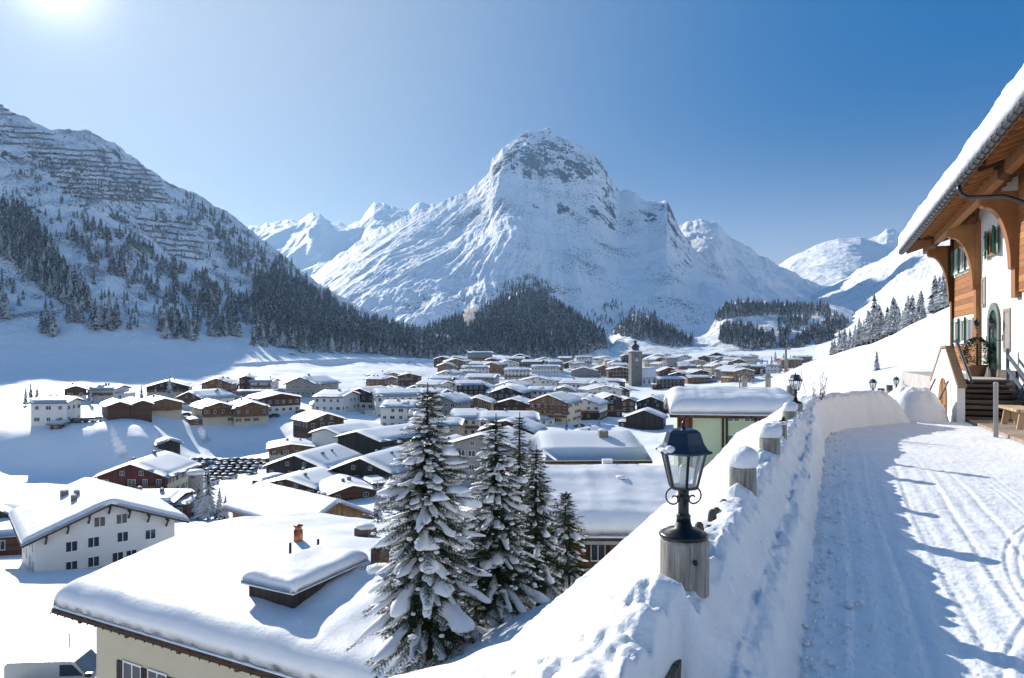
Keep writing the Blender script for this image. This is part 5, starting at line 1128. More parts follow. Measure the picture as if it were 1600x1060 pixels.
# round tower by the spruces and chimneys beyond the green roof
P = hit(306, 792, 100); k = P.y / F
tw_ = empty('round_tower', P, 0, 'slim round white tower with a snow cap beside the car park', 'tower')
m = MB(); m.smooth = True; m.lathe([(11 * k, -2), (11 * k, 50 * k), (13 * k, 51 * k)], 24); m.build('wall', WM['grey'], tw_)
m = MB(); m.smooth = True; m.lathe([(13.5 * k, 51 * k), (13.5 * k, 54 * k), (10 * k, 57 * k), (4 * k, 58 * k)], 24); m.build('snow_cap', SNOW_FAR, tw_)
m = MB(); m.box(-3 * k, 3 * k, -11.6 * k, -10.5 * k, 46 * k, 48.5 * k); m.build('window', DGLASS, tw_)
for px, py, d, rr, hh, lab in ((1220, 613, 60, .42, .9, 'wide stubby chimney with a snow cap on the green house'),):
    q = W(px, py, d) - P4; m = MB(); m.smooth = True; m.lathe([(rr, -1.0), (rr, hh), (rr * .9, hh + .02)], 14, (q.x, q.y, q.z - .3)); c1 = m.build('chimney', POST, h4)
    m = MB(); m.smooth = True; m.ball((q.x, q.y, q.z - .28 + hh), (rr, rr, .12), 12, 6); m.build('chimney_snow', SNOW, c1)
for px, py, lab in ((1163, 603, 'thin dark chimney stub showing left behind the green roof'), (1200, 600, 'slim dark chimney with a flat cap behind the green roof')):
    P = W(px, py, 72); g = gz(P.x, P.y); m = MB(); m.lathe([(.30, g - P.z - .2), (.30, .6), (.45, .62), (.45, .78), (.30, .8), (.28, 1.0), (.1, 1.1)], 10); tag(m.build('chimney_stack', POST, None, Matrix.Translation(P)), lab, 'chimney')
# ---------------------------------------------------------------- trees
def frost_mat(nm, thr=0.5, green=(0.018, 0.03, 0.018)):
    t = NT(nm, 0.8, 0.1); nz = t.nz(); n1 = t.noise(1.2, 3); n2 = t.noise(9, 3)
    f_ = t.math('ADD', t.math('MULTIPLY', nz, 0.55), t.math('ADD', t.math('MULTIPLY', n1, 0.6), t.math('MULTIPLY', n2, 0.5)))
    fac = t.ramp(f_, [(thr + 0.22, 0.0), (thr + 0.36, 0.75)])
    g = t.ramp(n2, [(0.3, tuple(v * 0.6 for v in green)), (0.7, tuple(v * 1.6 for v in green))])
    t.color(t.mix(fac, g, (0.78, 0.80, 0.83))); return t
FROST = mat('snow_dusted_needles', lambda n: frost_mat(n, 0.42)); BARK = plain('bark', (0.08, 0.055, 0.04), 0.9)
def conifer_np(seed, tiers=9, k=9, bushy=0.17):
    rn = np.random.RandomState(seed); V = []; Fc = []; o = 0
    for j in range(tiers):
        u = j / tiers; zt = 0.10 + 0.90 * ((j + 1.9) / (tiers + .9)); zt = min(zt, 1.0); zb = 0.07 + 0.90 * u
        r = bushy * (1 - u) ** 0.85 + 0.012; a0 = rn.uniform(0, 6.28); ring = []
        for i in range(2 * k):
            a = a0 + math.pi * i / k; rr = r * (rn.uniform(0.85, 1.25) if i % 2 == 0 else rn.uniform(0.35, 0.6)); dz = rn.uniform(-.02, .02) + (0 if i % 2 == 0 else .035)
            ring.append((rr * math.cos(a), rr * math.sin(a), zb + dz))
        V += [(0, 0, zt)] + ring; n = 2 * k
        for i in range(n): Fc.append((o, o + 1 + i, o + 1 + (i + 1) % n))
        o += n + 1
    return np.array(V), np.array(Fc)
def mesh_tri(name, V, Fc, mats, mi=None, smooth=False):
    o = np_mesh(name, V, Fc, mats, smooth, mi); me = o.data; bpy.data.objects.remove(o); return me
def trunk_mesh():
    m = MB(); m.smooth = True; m.lathe([(.016, -.08), (.014, .1), (.009, .5), (.003, .95)], 6); return m.mesh('trunk', BARK)
TR = trunk_mesh(); PROT = []
for sd in range(8):
    V, Fc = conifer_np(sd, 11 if sd % 2 else 13, 8, 0.145 + 0.012 * (sd % 4)); PROT.append(mesh_tri('crown', V, Fc, FROST))
FARP = [conifer_np(50 + s, 6, 5, 0.16) for s in range(8)]
def inpoly(px, py, poly):
    c = np.zeros(len(px), bool); n = len(poly)
    for i in range(n):
        x1, y1 = poly[i]; x2, y2 = poly[(i + 1) % n]
        c ^= ((y1 > py) != (y2 > py)) & (px < (x2 - x1) * (py - y1) / (y2 - y1 + 1e-9) + x1)
    return c
def on_layer(name, px, py):
    """surface points of a mountain seen at px,py"""
    V, nt, PX, PY = LAYERS[name]; cols = np.clip(np.round((px - PX[0, 0]) / (PX[0, -1] - PX[0, 0]) * (PX.shape[1] - 1)).astype(int), 0, PX.shape[1] - 1)
    env = np.minimum.accumulate(PY, 0); out = np.full((len(px), 3), np.nan)
    for i, c in enumerate(cols):
        col = env[:, c]; k = np.searchsorted(-col, -py[i])
        if 0 < k < len(col): out[i] = V[k, c]
    return out
rg = np.random.RandomState(12); ALL = []
def scatter(layer, poly, n, h, lab, jitter=1.0, clump=0.0):
    xs_ = [p[0] for p in poly]; ys_ = [p[1] for p in poly]; m = int(n * 3 + 50)
    px = rg.uniform(min(xs_), max(xs_), m); py = rg.uniform(min(ys_), max(ys_), m); ok = inpoly(px, py, poly)
    if clump: ok &= fbm(px / 22, py / 16, 3) > (clump - 0.5) * 0.9
    px = px[ok][:n]; py = py[ok][:n]
    P = on_layer(layer, px, py)
    for p in P[~np.isnan(P[:, 0])]: ALL.append((p[0], p[1], p[2], h * rg.uniform(0.55, 1.25), lab))
LA = 'mountain_slope'
L1 = 'snow-dusted spruce among many on the shaded left mountain'
scatter(LA, [(395, 450), (430, 425), (500, 462), (560, 498), (640, 518), (700, 535), (760, 556), (700, 562), (640, 560), (560, 552), (500, 548), (455, 545), (400, 532)], 2600, 15, L1)
scatter(LA, [(290, 305), (330, 330), (400, 372), (440, 405), (520, 465), (500, 500), (420, 460), (360, 420), (330, 380), (290, 340)], 750, 12, L1, clump=.5)
scatter(LA, [(0, 320), (40, 335), (70, 375), (95, 420), (140, 478), (120, 490), (60, 452), (20, 410), (0, 405)], 520, 14, L1)
scatter(LA, [(60, 420), (90, 430), (140, 470), (140, 490), (100, 480), (60, 450)], 160, 15, L1)
scatter(LA, [(90, 345), (170, 360), (250, 400), (330, 430), (410, 475), (400, 500), (330, 492), (250, 470), (190, 440), (130, 405)], 760, 12, L1, clump=.58)
scatter(LA, [(60, 240), (280, 300), (400, 470), (420, 520), (200, 520), (0, 480), (0, 260)], 800, 8, L1, clump=.68)
for x0, y0, x1, y1, n in ((62, 512, 86, 530, 16), (140, 492, 186, 520, 40), (245, 502, 312, 534, 60), (325, 508, 376, 530, 34), (395, 512, 470, 545, 120), (0, 480, 14, 505, 12), (100, 500, 130, 508, 8), (460, 530, 580, 556, 120), (300, 470, 400, 510, 90)):
    scatter(LA, [(x0, y0), (x1, y0 + 3), (x1, y1), (x0, y1 - 3)], n, 15, L1)
LB = 'forest_hill'; L2 = 'snow-dusted spruce in the dense wood on the hill below the peak'
scatter(LB, [(570, 560), (640, 530), (700, 505), (740, 495), (780, 473), (820, 455), (850, 465), (880, 483), (915, 503), (945, 527), (950, 545), (900, 560), (760, 560), (640, 566)], 3600, 17, L2)
scatter('mountain_peak', [(780, 470), (790, 445), (820, 432), (850, 440), (870, 460), (840, 470)], 160, 17, L2)
LK = 'dark_knoll'; L3 = 'dark spruce on the shaded wooded knoll right of the church'
scatter(LK, [(955, 525), (990, 496), (1020, 500), (1050, 520), (1092, 540), (1050, 545), (1000, 532)], 420, 17, L3)
scatter(LK, [(1112, 505), (1132, 482), (1160, 476), (1290, 480), (1300, 490), (1200, 494), (1140, 498)], 560, 17, L3)
scatter(LK, [(1125, 510), (1170, 515), (1212, 530), (1212, 550), (1160, 548), (1125, 535)], 340, 17, L3)
scatter(LK, [(1215, 500), (1250, 490), (1300, 492), (1340, 505), (1350, 535), (1290, 550), (1220, 550)], 560, 16, L3, clump=.35)
scatter('mountain_peak', [(900, 500), (960, 470), (1060, 500), (1000, 520)], 120, 14, L3, clump=.5)
# trees standing on the near ground (pixel x of trunk, pixel y of foot, height in px, label)
GT = []
rr_ = random.Random(8)
L4 = 'tall frosted spruce of the tree line along the right hillside'
for k in range(64):
    px = rr_.uniform(1298, 1492); base = np.interp(px, [1298, 1340, 1400, 1450, 1492], [562, 545, 524, 505, 492]) + rr_.uniform(-3, 5)
    hgt = np.interp(px, [1298, 1330, 1365, 1400, 1440, 1492], [22, 38, 58, 52, 54, 58]) * rr_.uniform(.6, 1.12); GT.append((px, base, hgt, L4))
GT += [(1366, 540, 74, 'broadest and tallest frosted spruce at the left end of the hillside tree line'), (1312, 562, 34, L4), (1300, 567, 26, L4),
       (1370, 579, 33, 'small lone spruce on the open snow slope right of the village')]
L5 = 'small dark spruce among the houses on the left terrace'
GT += [(40, 634, 30, 'slim pale spruce left of the white block, leftmost of three'), (48, 624, 26, 'slim spruce left of the white block, middle of three'), (58, 624, 22, 'short spruce left of the white block, right one of three'),
       (110, 654, 34, 'spruce close beside the white block with the orange panel'), (142, 634, 32, 'spruce in front of the beige-based white house'), (221, 626, 24, L5), (265, 624, 36, 'tallest spruce before the dark gable on the terrace'), (243, 624, 20, L5), (278, 624, 20, L5), (160, 630, 16, L5), (432, 614, 14, L5)]
L6 = 'snowy spruce in the group beside the round tower'
GT += [(325, 812, 78, 'tallest snowy spruce beside the round tower'), (309, 812, 60, L6), (343, 812, 50, L6), (352, 814, 40, L6), (300, 806, 40, L6)]
L7 = 'snow-covered tree standing among the village houses'
GT += [(445, 738, 30, L7), (632, 742, 44, L7), (590, 815, 62, 'pale frost-covered tree in front of the small white cottage'), (600, 800, 40, L7), (885, 700, 46, 'small frosted spruce just above the very wide snow roof'),
       (725, 625, 22, L7), (832, 622, 22, L7), (840, 622, 18, L7), (700, 645, 20, L7), (1190, 590, 18, L7), (1230, 578, 14, L7), (1264, 575, 14, L7), (860, 652, 14, L7), (680, 603, 10, L7), (936, 668, 16, L7), (905, 672, 14, L7), (1175, 600, 16, L7)]
for k in range(26):
    GT.append((rr_.uniform(1170, 1300), rr_.uniform(566, 590), rr_.uniform(9, 18), L7))
ind = []
for px, py, hpx, lab in GT:
    P = hit(px, py, 60 if py > 600 else 85)
    if 1165 < px < 1300: P = hit(px, py, 330)
    if 1296 <= px < 1500 and py < 575:   # on the skyline of the hill
        d = np.interp(px, [1296, 1340, 1400, 1492], [195, 180, 165, 135]); P = Vector(((px - 800) / F * d, d, gz((px - 800) / F * d, d)))
    if lab.startswith('small lone'): P = hit(px, py, 60)
    ind.append((P.x, P.y, P.z, hpx * P.y / F * 1.05, lab, px))
for L_, fm in ((L4, 'frosted spruce in the hillside tree line, %s from its left end'), (L5, 'small dark spruce on the left terrace, %s from the left'), (L6, 'snowy spruce beside the round tower, %s from the left'), (L7, 'snowy tree among the village houses, %s from the left')):
    ks = sorted([i for i, t in enumerate(ind) if t[4] == L_], key=lambda i: ind[i][5])
    for r_, i in enumerate(ks): t = ind[i]; ind[i] = (t[0], t[1], t[2], t[3], L_, t[5], fm % (ordw(r_) if r_ else 'first'))
ALL.sort(key=lambda t: -t[3] / t[1]); n_ind = 298 - len(ind)
TREES = ind + ALL[:n_ind]; REST = ALL[n_ind:]
GRP = {L1: 'spruces on the left mountain', L2: 'spruces in the wood below the peak', L3: 'spruces on the knoll', L4: 'tree line on the right hillside', L5: 'spruces on the left terrace', L6: 'spruces beside the round tower', L7: 'trees among the village houses'}
rq = random.Random(2)
for i, tt in enumerate(TREES):
    x, y, z, h, lab = tt[:5]
    r = empty('spruce_tree', (x, y, z - .2), rq.uniform(0, 6), tt[6] if len(tt) > 6 else lab, 'tree', GRP.get(lab, 'single spruces about the village')); w_ = rq.uniform(.9, 1.25)
    if lab == L4: w_ *= 1.2
    r.scale = (h * w_, h * w_, h); link('crown', PROT[i % 8], r); link('trunk', TR, r)
def forest(name, rest, label):
    Vs, Fs, o = [], [], 0; n = len(rest); A = rg.uniform(0, 6.28, n)
    for k in range(8):
        sub = [rest[i] for i in range(k, n, 8)]; a = A[k::8]; V, Fc = FARP[k]; S = np.array([(p[0], p[1], p[2], p[3]) for p in sub]); m = len(sub)
        if not m: continue
        c, s = np.cos(a)[:, None], np.sin(a)[:, None]; h = S[:, 3][:, None]
        X = (V[None, :, 0] * c - V[None, :, 1] * s) * h * 1.15 + S[:, 0][:, None]; Y = (V[None, :, 0] * s + V[None, :, 1] * c) * h * 1.15 + S[:, 1][:, None]; Z = V[None, :, 2] * h + S[:, 2][:, None] - .3
        Vs.append(np.stack([X, Y, Z], -1).reshape(-1, 3)); Fs.append((Fc[None] + (np.arange(m) * len(V))[:, None, None] + o).reshape(-1, 3)); o += m * len(V)
    ob = np_mesh(name, np.concatenate(Vs), np.concatenate(Fs), mat('far_snow_dusted_needles', lambda n: frost_mat(n, 0.45, (0.026, 0.034, 0.034))), False); tag(ob, label, 'forest', kind='stuff')
forest('forest', REST, 'thousands of snow-dusted spruces covering the mountain slopes and hills beyond the village')
# avalanche barriers on the left mountain
rows = [(0, 28, 166, 2), (0, 31, 172, 3), (0, 24, 180, 2), (0, 60, 200, 2), (0, 84, 208, 4), (12, 86, 216, 4), (0, 84, 225, 5), (42, 178, 232, 8), (44, 176, 240, 9), (42, 232, 247, 14), (60, 236, 255, 14), (66, 250, 263, 14), (76, 252, 271, 14), (84, 256, 279, 13), (90, 258, 287, 12), (96, 262, 295, 11), (98, 262, 303, 10), (112, 264, 310, 8), (212, 300, 344, 8), (216, 306, 353, 8), (222, 308, 362, 9), (240, 318, 373, 9), (246, 318, 382, 8), (256, 316, 392, 6), (262, 318, 401, 6)]
BAR = plain('barrier_steel', (0.20, 0.19, 0.20), 0.7)
for i, (x0, x1, y0, dy) in enumerate(rows):
    n = max(8, int((x1 - x0) / 1.6)); px = np.linspace(x0, x1, n); py = y0 + dy * (px - x0) / (x1 - x0) + 0.8 * np.sin(px / 9 + i)
    P = on_layer(LA, px, py); ok = ~np.isnan(P[:, 0]); runs = []; cur = []
    for a in range(n - 1):
        if not (ok[a] and ok[a + 1]) or rq.random() < 0.07 or abs(P[a][1] - P[a + 1][1]) > 60:
            if len(cur) > 1: runs.append(cur)
            cur = []
        else: cur = (cur or [a]) + [a + 1]
    if len(cur) > 1: runs.append(cur)
    if not runs: continue
    grpn = 'uppermost left group' if y0 < 190 else 'upper left group' if y0 < 230 else 'broad middle group' if y0 < 320 else 'lower right group'
    base = {'uppermost left group': 0, 'upper left group': 3, 'broad middle group': 7, 'lower right group': 18}[grpn]
    root = empty('avalanche_barrier', tuple(P[runs[0][0]]), 0, 'snow barrier, %s from the top in the %s on the left mountain' % (ordw(i - base) if i - base else 'first', grpn), 'snow barrier', 'avalanche barriers on the left mountain'); O = Vector(root.location)
    for run in runs:
        m = MB(); hgt = 2.1; L_ = [Vector(P[a]) - O for a in run]; v = []
        for p in L_: v += [p, p + Vector((0, -1.0, hgt)), p + Vector((0, .25, 0)), p + Vector((0, -.75, hgt))]
        k = len(L_); fs = []
        for a in range(k - 1):
            b0, c0 = 4 * a, 4 * a + 4; fs += [(b0, c0, c0 + 1, b0 + 1), (b0 + 3, c0 + 3, c0 + 2, b0 + 2), (b0 + 1, c0 + 1, c0 + 3, b0 + 3)]
        m.add(v, fs); m.build('barrier_panel', BAR, root)
# ---------------------------------------------------------------- the near spruces, branch by branch
NEED = mat('spruce_needles', lambda n: frost_mat(n, 0.92, (0.024, 0.038, 0.013)))
PILLOW = snow_mat('branch_snow', 3.0, 0.3, 0.01)
def spruce(P, H, Rb, seed, label, snowy=1.0, sparse=1.0):
    rn = random.Random(seed); root = empty('spruce_tree', P, 0, label, 'tree', 'near spruces on the bank')
    m = MB(); m.smooth = True; m.tube([(0, 0, -1), (0.02, 0, H * .3), (-.02, .02, H * .65), (0, 0, H * 1.0)], [.02 * H, .016 * H, .009 * H, .002 * H], 9); m.build('trunk', BARK, root)
    TV = []; SV = MB(); SV.smooth = True
    def twig(a, d, ln, wd):
        # a needle spray: a spine bristling with short blades
        side = d.cross(Vector((0, 0, 1))); side = side.normalized() if side.length > .01 else Vector((1, 0, 0)); upv = side.cross(d).normalized()
        n = max(4, int(ln / .026)); 
        for k in range(n):
            c = a + d * (ln * k / n) + Vector((0, 0, -0.10 * ln * (k / n) ** 2)); w2 = wd * (1.05 - .6 * k / n)
            for sg in (-1, 1):
                t_ = c + side * sg * w2 * rn.uniform(.8, 1.2) + d * w2 * .9 + upv * rn.uniform(-.25, .35) * w2
                TV.extend([c - d * .009, c + d * .013, t_])
            if k % 2 == 0: TV.extend([c - side * .008, c + side * .008, c + upv * w2 * .7 + d * w2 * .6])
    z = 0.07 * H; 
    while z < H * 0.97:
        u = z / H; L0 = Rb * (1 - u) ** 0.66 * (1.0 if u > .1 else .8) + .06; nb = max(4, int((13 if u < .8 else 8) * sparse)); a0 = rn.uniform(0, 6.28)
        for i in range(nb):
            th = a0 + 6.283 * i / nb + rn.uniform(-.3, .3); L = L0 * rn.uniform(.62, 1.15); dr = Vector((math.cos(th), math.sin(th), 0))
            droop = (.38 + .42 * (1 - u)) * rn.uniform(.6, 1.4); rise = .25 * (u) ; pts = []
            ns = max(5, int(L / .085))
            for k in range(ns + 1):
                t = k / ns; pts.append(Vector((0, 0, z)) + dr * (L * t) + Vector((0, 0, L * (rise * t - droop * t ** 1.3 + .16 * t ** 3))))
            for k in range(ns):
                t = k / ns; c = pts[k]; d = (pts[k + 1] - pts[k]).normalized(); side = d.cross(Vector((0, 0, 1))).normalized()
                TV.extend([c - side * .006, c + side * .006, pts[k + 1]]); TV.extend([c - Vector((0, 0, .006)), c + Vector((0, 0, .006)), pts[k + 1]])
                if t > .12:
                    tl = (.30 * (1 - t) + .10) * min(1.0, L) * rn.uniform(.75, 1.2) * (1.0 if L > .5 else 1.4)
                    for sg in (-1, 1): twig(c, (d * .75 + side * sg * .75 + Vector((0, 0, rn.uniform(-.35, .05)))).normalized(), tl, .046)
            twig(pts[-2], (pts[-1] - pts[-2]).normalized(), .16, .046)
            # snow pillow draped over the outer part of the bough
            for big in ([0] if rn.random() < .36 * snowy and L > .25 else []) + ([1] if rn.random() < .11 * snowy and L > .5 else []):
                t0 = rn.uniform(.15, .4) + .15 * big; t1 = min(1.02, t0 + rn.uniform(.4, .8)); wid = (.03 + .062 * L * rn.uniform(.5, 1.3)) * (1 + 1.1 * big); n_ = 8; k2 = 10; v = []
                for a in range(n_ + 1):
                    s_ = a / n_; t = t0 + (t1 - t0) * s_; kk = min(int(t * ns), ns - 1); f_ = t * ns - kk; c = pts[kk].lerp(pts[kk + 1], f_)
                    d = (pts[kk + 1] - pts[kk]).normalized(); side = d.cross(Vector((0, 0, 1))).normalized(); upv = side.cross(d)
                    pr = max(.04, math.sin(math.pi * min(1, max(0, .04 + .92 * s_)))) ** .55; wv = wid * pr * (1 + .25 * math.sin(s_ * 9 + i)); hv = wid * .62 * pr
                    for b in range(k2):
                        an = 6.283 * b / k2; sx = math.cos(an); sz = math.sin(an); v.append(c + side * wv * sx * (1 + .12 * math.sin(5 * an + a)) + upv * (hv * sz if sz > 0 else hv * .35 * sz) + Vector((0, 0, .02 + -.25 * wv * sx * sx)))
                f = [(a * k2 + b, a * k2 + (b + 1) % k2, (a + 1) * k2 + (b + 1) % k2, (a + 1) * k2 + b) for a in range(n_) for b in range(k2)] + [tuple(range(k2 - 1, -1, -1)), tuple(range(n_ * k2, n_ * k2 + k2))]
                SV.add(v, f)
            # small dabs of snow on the sprays
            for _ in range(int(rn.uniform(.3, 3.6) * snowy * min(1, L))):
                t = rn.uniform(.3, 1); kk = min(int(t * ns), ns - 1); side = dr.cross(Vector((0, 0, 1))); off = side * rn.uniform(-.3, .3) * (1.05 - t) * min(L, 1.1); r_ = rn.uniform(.03, .085)
                c = pts[kk] + off + Vector((0, 0, .01)); SV.ball(c, (r_ * rn.uniform(.8, 1.6), r_ * rn.uniform(.8, 1.6), r_ * .55), 7, 5, .15, rn)
        z += (.23 - .13 * u) * rn.uniform(.75, 1.2) * max(.6, H / 8) / sparse ** .5
    V = np.array([tuple(p) for p in TV]); np_mesh('crown', V, np.arange(len(V)).reshape(-1, 3), NEED, False, parent=root)
    if SV.v: SV.build('snow', PILLOW, root)
    return root
# pixel x, foot pixel y, top pixel y, depth, spread px
for px, py, top, d, sp, sd, lab, sn, spa in [
    (668, 1006, 592, 16.6, 112, 1, 'tallest near spruce, laden with big snow pillows, second in front of the village', 1.0, 1.0),
    (775, 985, 640, 18.0, 82, 2, 'second tall near spruce, between the tallest and the thin-topped one', 1.0, 1.0),
    (838, 945, 690, 19.5, 60, 3, 'thin-topped near spruce with sparse upper branches', .6, .8),
    (884, 930, 762, 21.0, 52, 4, 'smallest near spruce, lowest and rightmost of the clump', .6, .8),
    (812, 930, 640, 27.0, 44, 5, 'dark spruce standing behind the near clump', .5, .9)]:
    P = W(px, py, d); g = gz(P.x, P.y); k = d / F; z0 = min(g, P.z + 1.2) if d < 24 else P.z - 3
    spruce(Vector((P.x, P.y, P.z - .1)), (py - top) * k, sp * k * 1.12, sd, lab, sn, spa)
# bare sapling wands sticking through the snow
TW = plain('bare_twig', (0.10, 0.075, 0.055), 0.8)
def shrub(P, h, n, seed, label):
    rn = random.Random(seed); m = MB()
    for i in range(n):
        a = rn.uniform(0, 6.28); l = h * rn.uniform(.5, 1); tip = Vector((math.cos(a) * l * .3, math.sin(a) * l * .3, l)); mid = tip * .5 + Vector((rn.uniform(-.05, .05) * h, rn.uniform(-.05, .05) * h, 0))
        m.tube([(0, 0, -.1), mid, tip], [.008, .006, .003], 5)
        for _ in range(5):
            s_ = mid.lerp(tip, rn.random()); m.tube([s_, s_ + Vector((rn.uniform(-.2, .2), rn.uniform(-.2, .2), rn.uniform(.1, .3))) * h * .6], [.004, .002], 4)
    tag(m.build('bare_shrub', TW, None, Matrix.Translation(P)), label, 'shrub')
P = W(1275, 628, 15.5); shrub(Vector((P.x, P.y, .3)), 1.15, 12, 1, 'bare thin shrub rising from the snow bank right of the second lamp')
P = hit(420, 830, 70); shrub(P + Vector((0, 2, 0)), 3.0, 22, 3, 'pale bare bush in front of the timber barn gable')
# ---------------------------------------------------------------- cars and van
PAINT = [plain('car_paint_' + n, c, .3, .5, .1, .05, 1) for n, c in (('black', (.01, .01, .012)), ('silver', (.3, .31, .33)), ('blue', (.015, .03, .09)), ('dark_grey', (.05, .052, .06)), ('red', (.16, .012, .01)), ('white', (.55, .55, .55)))]
TYRE = plain('tyre_rubber', (.015, .015, .016), .8); CN = ['black', 'silver', 'dark blue', 'dark grey', 'red', 'white']
def car_proto(ci):
    r = empty('parked_car', (0, 0, 0), 0); sec = [(-2.15, .35, .70, .72), (-1.95, .25, .92, .82), (-.9, .22, .98, .86), (.9, .22, 1.0, .87), (1.9, .25, .86, .8), (2.15, .35, .6, .7)]
    m = MB(); m.smooth = False
    pr = [(-2.15, .35), (-2.18, .7), (-2.0, .95), (-1.0, 1.0), (-.45, 1.0), (1.4, 1.02), (2.1, .98), (2.2, .6), (2.12, .3)]; m.prism([(x, z) for x, z in pr][::-1], -.86, .86); m.build('body', PAINT[ci], r)
    m = MB(); v = []
    for (x, z, w) in ((-1.0, 1.0, .8), (-.35, 1.44, .66), (1.25, 1.46, .66), (1.95, 1.0, .8)): v += [(x, -w, z), (x, w, z)]
    m.add(v, [(0, 2, 4, 6), (7, 5, 3, 1), (0, 1, 3, 2), (2, 3, 5, 4), (4, 5, 7, 6)]); m.build('cabin', DGLASS, r)
    for x in (-1.35, 1.35):
        for y in (-.78, .78): m = MB(); m.smooth = True; m.lathe([(.33, -.1), (.33, .1)], 12, mtx=Matrix.Translation((x, y, .33)) @ Matrix.Rotation(R(90), 4, 'X')); m.build('wheel', TYRE, r)
    m = MB(); m.smooth = True; m.ball((.45, 0, 1.46), (.95, .66, .17), 10, 6); m.ball((-1.5, 0, .98), (.5, .7, .09), 8, 5); m.build('snow_cover', SNOW_FAR, r)
    return r
PC = [car_proto(i) for i in range(6)]; USED = [False] * 6; rc = random.Random(5)
def put_car(P, rz, label, group, ci=None):
    ci = rc.choice([0, 0, 1, 1, 2, 3, 3, 4, 5]) if ci is None else ci
    c = PC[ci] if not USED[ci] else copy_tree(PC[ci]); USED[ci] = True; c.location = P; c.rotation_euler = (0, 0, rz)
    tag(c, label.format(CN[ci]), 'car', group); return c
GC = 'cars in the snowy car park'
for j, (py, x0, x1) in enumerate([(725, 276, 420), (732, 280, 425), (740, 276, 405), (749, 276, 380), (758, 270, 350)]):
    P0 = hit((x0 + x1) / 2, py, 120)
    px = x0; ci_ = 0
    while px < x1:
        if rc.random() > .2 and not (292 < px < 322 and py > 738):
            P = hit(px, py + rc.uniform(-1, 1), 120); put_car(P, R(80) + rc.uniform(-.15, .15), '{} car, %s from the left in the %s row of the car park' % (ordw(ci_) if ci_ else 'first', ['farthest', 'second farthest', 'middle', 'second nearest', 'nearest'][j]), GC); ci_ += 1
        px += 11.5 + rc.uniform(-.5, 1.2)
for px, py, rz, lab in [(116, 661, .2, '{} car parked just right of the white block, left one of four'), (128, 661, .3, '{} car right of the white block, second of four'), (140, 660, .1, '{} car below the spruce on the terrace, third of four'), (151, 659, .2, '{} car below the spruce on the terrace, last of four'),
                        (289, 652, .5, '{} car between the cream chalets on the terrace'), (428, 652, .1, '{} car right of the long orange balconies'), (470, 646, .3, '{} car beside the three-storey house with the timber corner'), (490, 655, .2, '{} car before the tiny brown shed'),
                        (513, 838, .4, '{} car half buried in snow below the timber barn'), (545, 828, .5, '{} larger car parked below the timber barn gable'), (562, 818, .6, '{} car behind the larger car by the barn gable'), (905, 668, .2, '{} car parked beside the pale hotel'), (1102, 599, 0, '{} car on the road right of the low orange chalet')]:
    put_car(hit(px, py, 70), rz, lab, 'cars parked about the village', 3 if 500 < px < 600 else None)
for i, c in enumerate(PC):
    if not USED[i]:
        for k in list(c.children): bpy.data.objects.remove(k)
        bpy.data.objects.remove(c)
# silver van at the lower left
P = hit(92, 1075, 40); vn = empty('van', P + Vector((0, 0, -.5)), R(4), 'silver van with roof ribs parked beside the cream house at the bottom left', 'van')
VP = plain('van_silver', (.34, .36, .36), .4, .5, .2, .05)
m = MB(); m.prism([(-2.5, .3), (-2.5, 1.95), (-2.3, 2.15), (1.0, 2.15), (1.35, 2.08), (2.05, 1.25), (2.6, 1.1), (2.65, .3)][::-1], -.9, .9); m.build('body', VP, vn)
m = MB(); m.add([(1.40, -.82, 2.05), (1.40, .82, 2.05), (2.06, .84, 1.27), (2.06, -.84, 1.27), (1.44, -.82, 2.08), (1.44, .82, 2.08), (2.10, .84, 1.30), (2.10, -.84, 1.30)], [(0, 1, 2, 3), (7, 6, 5, 4), (0, 4, 5, 1), (1, 5, 6, 2), (2, 6, 7, 3), (3, 7, 4, 0)]); m.build('windscreen', plain('van_glass', (.10, .13, .17), .12, .6), vn)
m = MB(); m.prism([(.55, 1.3), (.55, 1.95), (1.25, 1.95), (1.85, 1.3)][::-1], -.92, -.90); m.build('side_window', DGLASS, vn)
for k in range(9): m = MB(); m.box(-2.2 + k * .36, -2.1 + k * .36, -.8, .8, 2.15, 2.19); m.build('roof_rib', VP, vn)
for x in (-1.6, 1.7):
    for y in (-.86, .86): m = MB(); m.smooth = True; m.lathe([(.36, -.1), (.36, .1)], 16, mtx=Matrix.Translation((x, y, .36)) @ Matrix.Rotation(R(90), 4, 'X')); m.build('wheel', TYRE, vn)
m = MB(); m.box(2.05, 2.4, -1.1, -.92, 1.3, 1.5); m.build('mirror', IRON, vn)
P = hit(109, 1032, 40); m = MB(); m.smooth = True; m.tube([(0, 0, -1), (0, 0, 1.7)], .03, 6); tag(m.build('snow_stake', TW, None, Matrix.Translation(P)), 'thin tall snow marker stake behind the silver van', 'stake')
# lift pylon by the right hillside
P = hit(1228, 584, 330); k = P.y / F; ly = empty('lift_pylon', P, 0, 'tall grey lattice-like pole with cross arm and orange padding at its foot', 'pylon')
m = MB(); m.smooth = True; m.lathe([(2.6 * k, -2), (1.6 * k, 38 * k)], 10); m.build('mast', WM['grey'], ly)
m = MB(); m.box(-7 * k, 7 * k, -1, 1, 37 * k, 39.5 * k); m.build('cross_arm', WM['grey'], ly)
m = MB(); m.box(-3.4 * k, 3.4 * k, -3.4 * k, 0, -1, 6 * k); m.build('padding', plain('signal_orange', (.7, .1, .02), .6), ly)

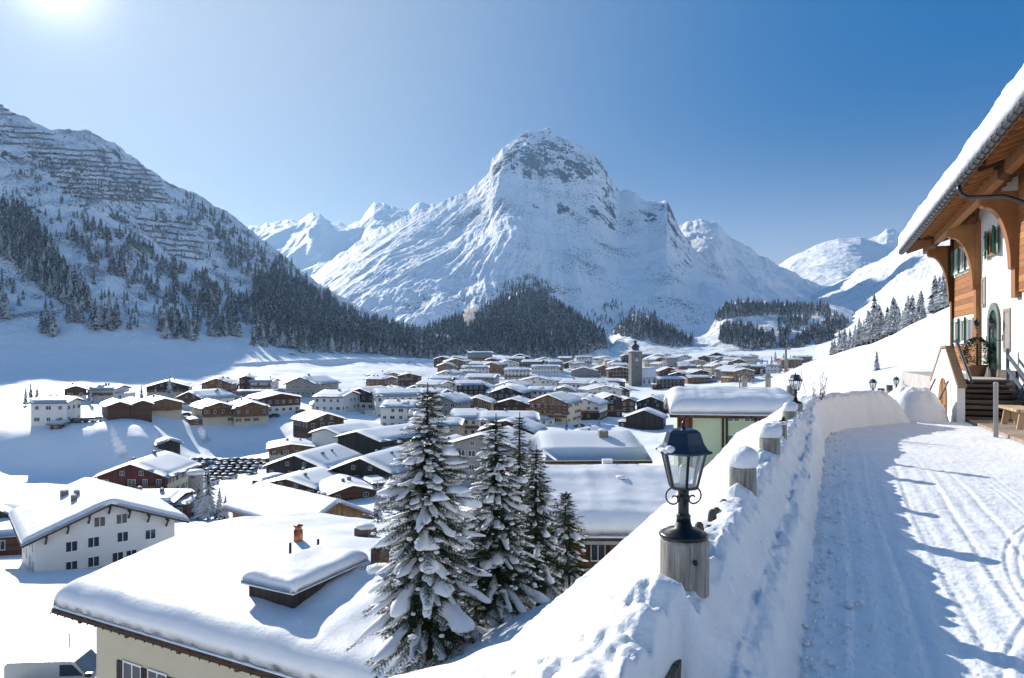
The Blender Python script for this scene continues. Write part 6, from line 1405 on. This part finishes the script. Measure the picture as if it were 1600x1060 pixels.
# steam plumes lit by the sun
def steam_mat(nm, dens):
    h = bpy.data.materials.new(nm); h.use_nodes = True; t = h.node_tree; t.nodes.clear()
    v = t.nodes.new('ShaderNodeVolumePrincipled'); v.inputs['Color'].default_value = (.95, .96, 1, 1); v.inputs['Density'].default_value = dens; v.inputs['Anisotropy'].default_value = .3
    o = t.nodes.new('ShaderNodeOutputMaterial'); t.links.new(v.outputs[0], o.inputs['Volume']); return h
def plume(P, pts, dens, label):
    m = MB(); m.smooth = True; rn_ = random.Random(4)
    pp = []; rr = []
    for (a, b, r_) in pts: pp.append(Vector((a, 0, b))); rr.append(r_)
    ps, rs = [], []
    for i in range(len(pp) - 1):
        for k in range(6): t_ = k / 6; ps.append(pp[i].lerp(pp[i + 1], t_)); rs.append((rr[i] * (1 - t_) + rr[i + 1] * t_) * (1 + .35 * math.sin(i * 6 + k * 1.9)) )
    m.tube(ps, rs, 14); m.v = [(x + .25 * rs[0] * math.sin(z * .9), y, z + .2 * rs[0] * math.sin(x * 1.3)) for x, y, z in m.v]
    tag(m.build('steam', steam_mat('steam', dens), None, Matrix.Translation(P)), label, 'steam', kind='stuff')
Pp = on_layer('forest_hill', np.array([742.0]), np.array([513.0])); Pp = Vector(Pp[0]) if not np.isnan(Pp[0][0]) else W(742, 513, 1100); kk = Pp.y / F
plume(Pp, [(0, 0, 6 * kk), (-5 * kk, 10 * kk, 9 * kk), (-14 * kk, 16 * kk, 6 * kk), (-8 * kk, 26 * kk, 9 * kk), (2 * kk, 33 * kk, 4 * kk), (6 * kk, 36 * kk, 2 * kk)], .09, 'white steam puff rising from the dark wood below the peak')
Pp = hit(184, 716, 120); kk = Pp.y / F; plume(Pp, [(8 * kk, 0, 5 * kk), (4 * kk, 12 * kk, 8 * kk), (-2 * kk, 26 * kk, 6 * kk), (-8 * kk, 42 * kk, 4 * kk), (-12 * kk, 52 * kk, 2 * kk)], .10, 'thin white steam plume rising before the shaded scarp behind the dark red gable')
Pp = hit(320, 693, 120); kk = Pp.y / F; plume(Pp, [(2 * kk, 0, 8 * kk), (-2 * kk, 9 * kk, 5 * kk), (-4 * kk, 18 * kk, 6 * kk), (-6 * kk, 27 * kk, 3 * kk)], .12, 'short white steam plume before the scarp below the orange balconies')
# thin blue winter air over the whole valley
m = MB(); m.box(-6000, 6000, -300, 7600, -62, 1400)
def haze_mat():
    h = bpy.data.materials.new('haze_air'); h.use_nodes = True; t = h.node_tree; t.nodes.clear()
    v = t.nodes.new('ShaderNodeVolumePrincipled'); v.inputs['Color'].default_value = (0.34, 0.63, 1.0, 1); v.inputs['Density'].default_value = 3.8e-5; v.inputs['Anisotropy'].default_value = 0.45
    o = t.nodes.new('ShaderNodeOutputMaterial'); t.links.new(v.outputs[0], o.inputs['Volume']); return h
tag(m.build('haze', haze_mat()), 'thin bluish winter haze filling the valley', 'haze', kind='stuff')
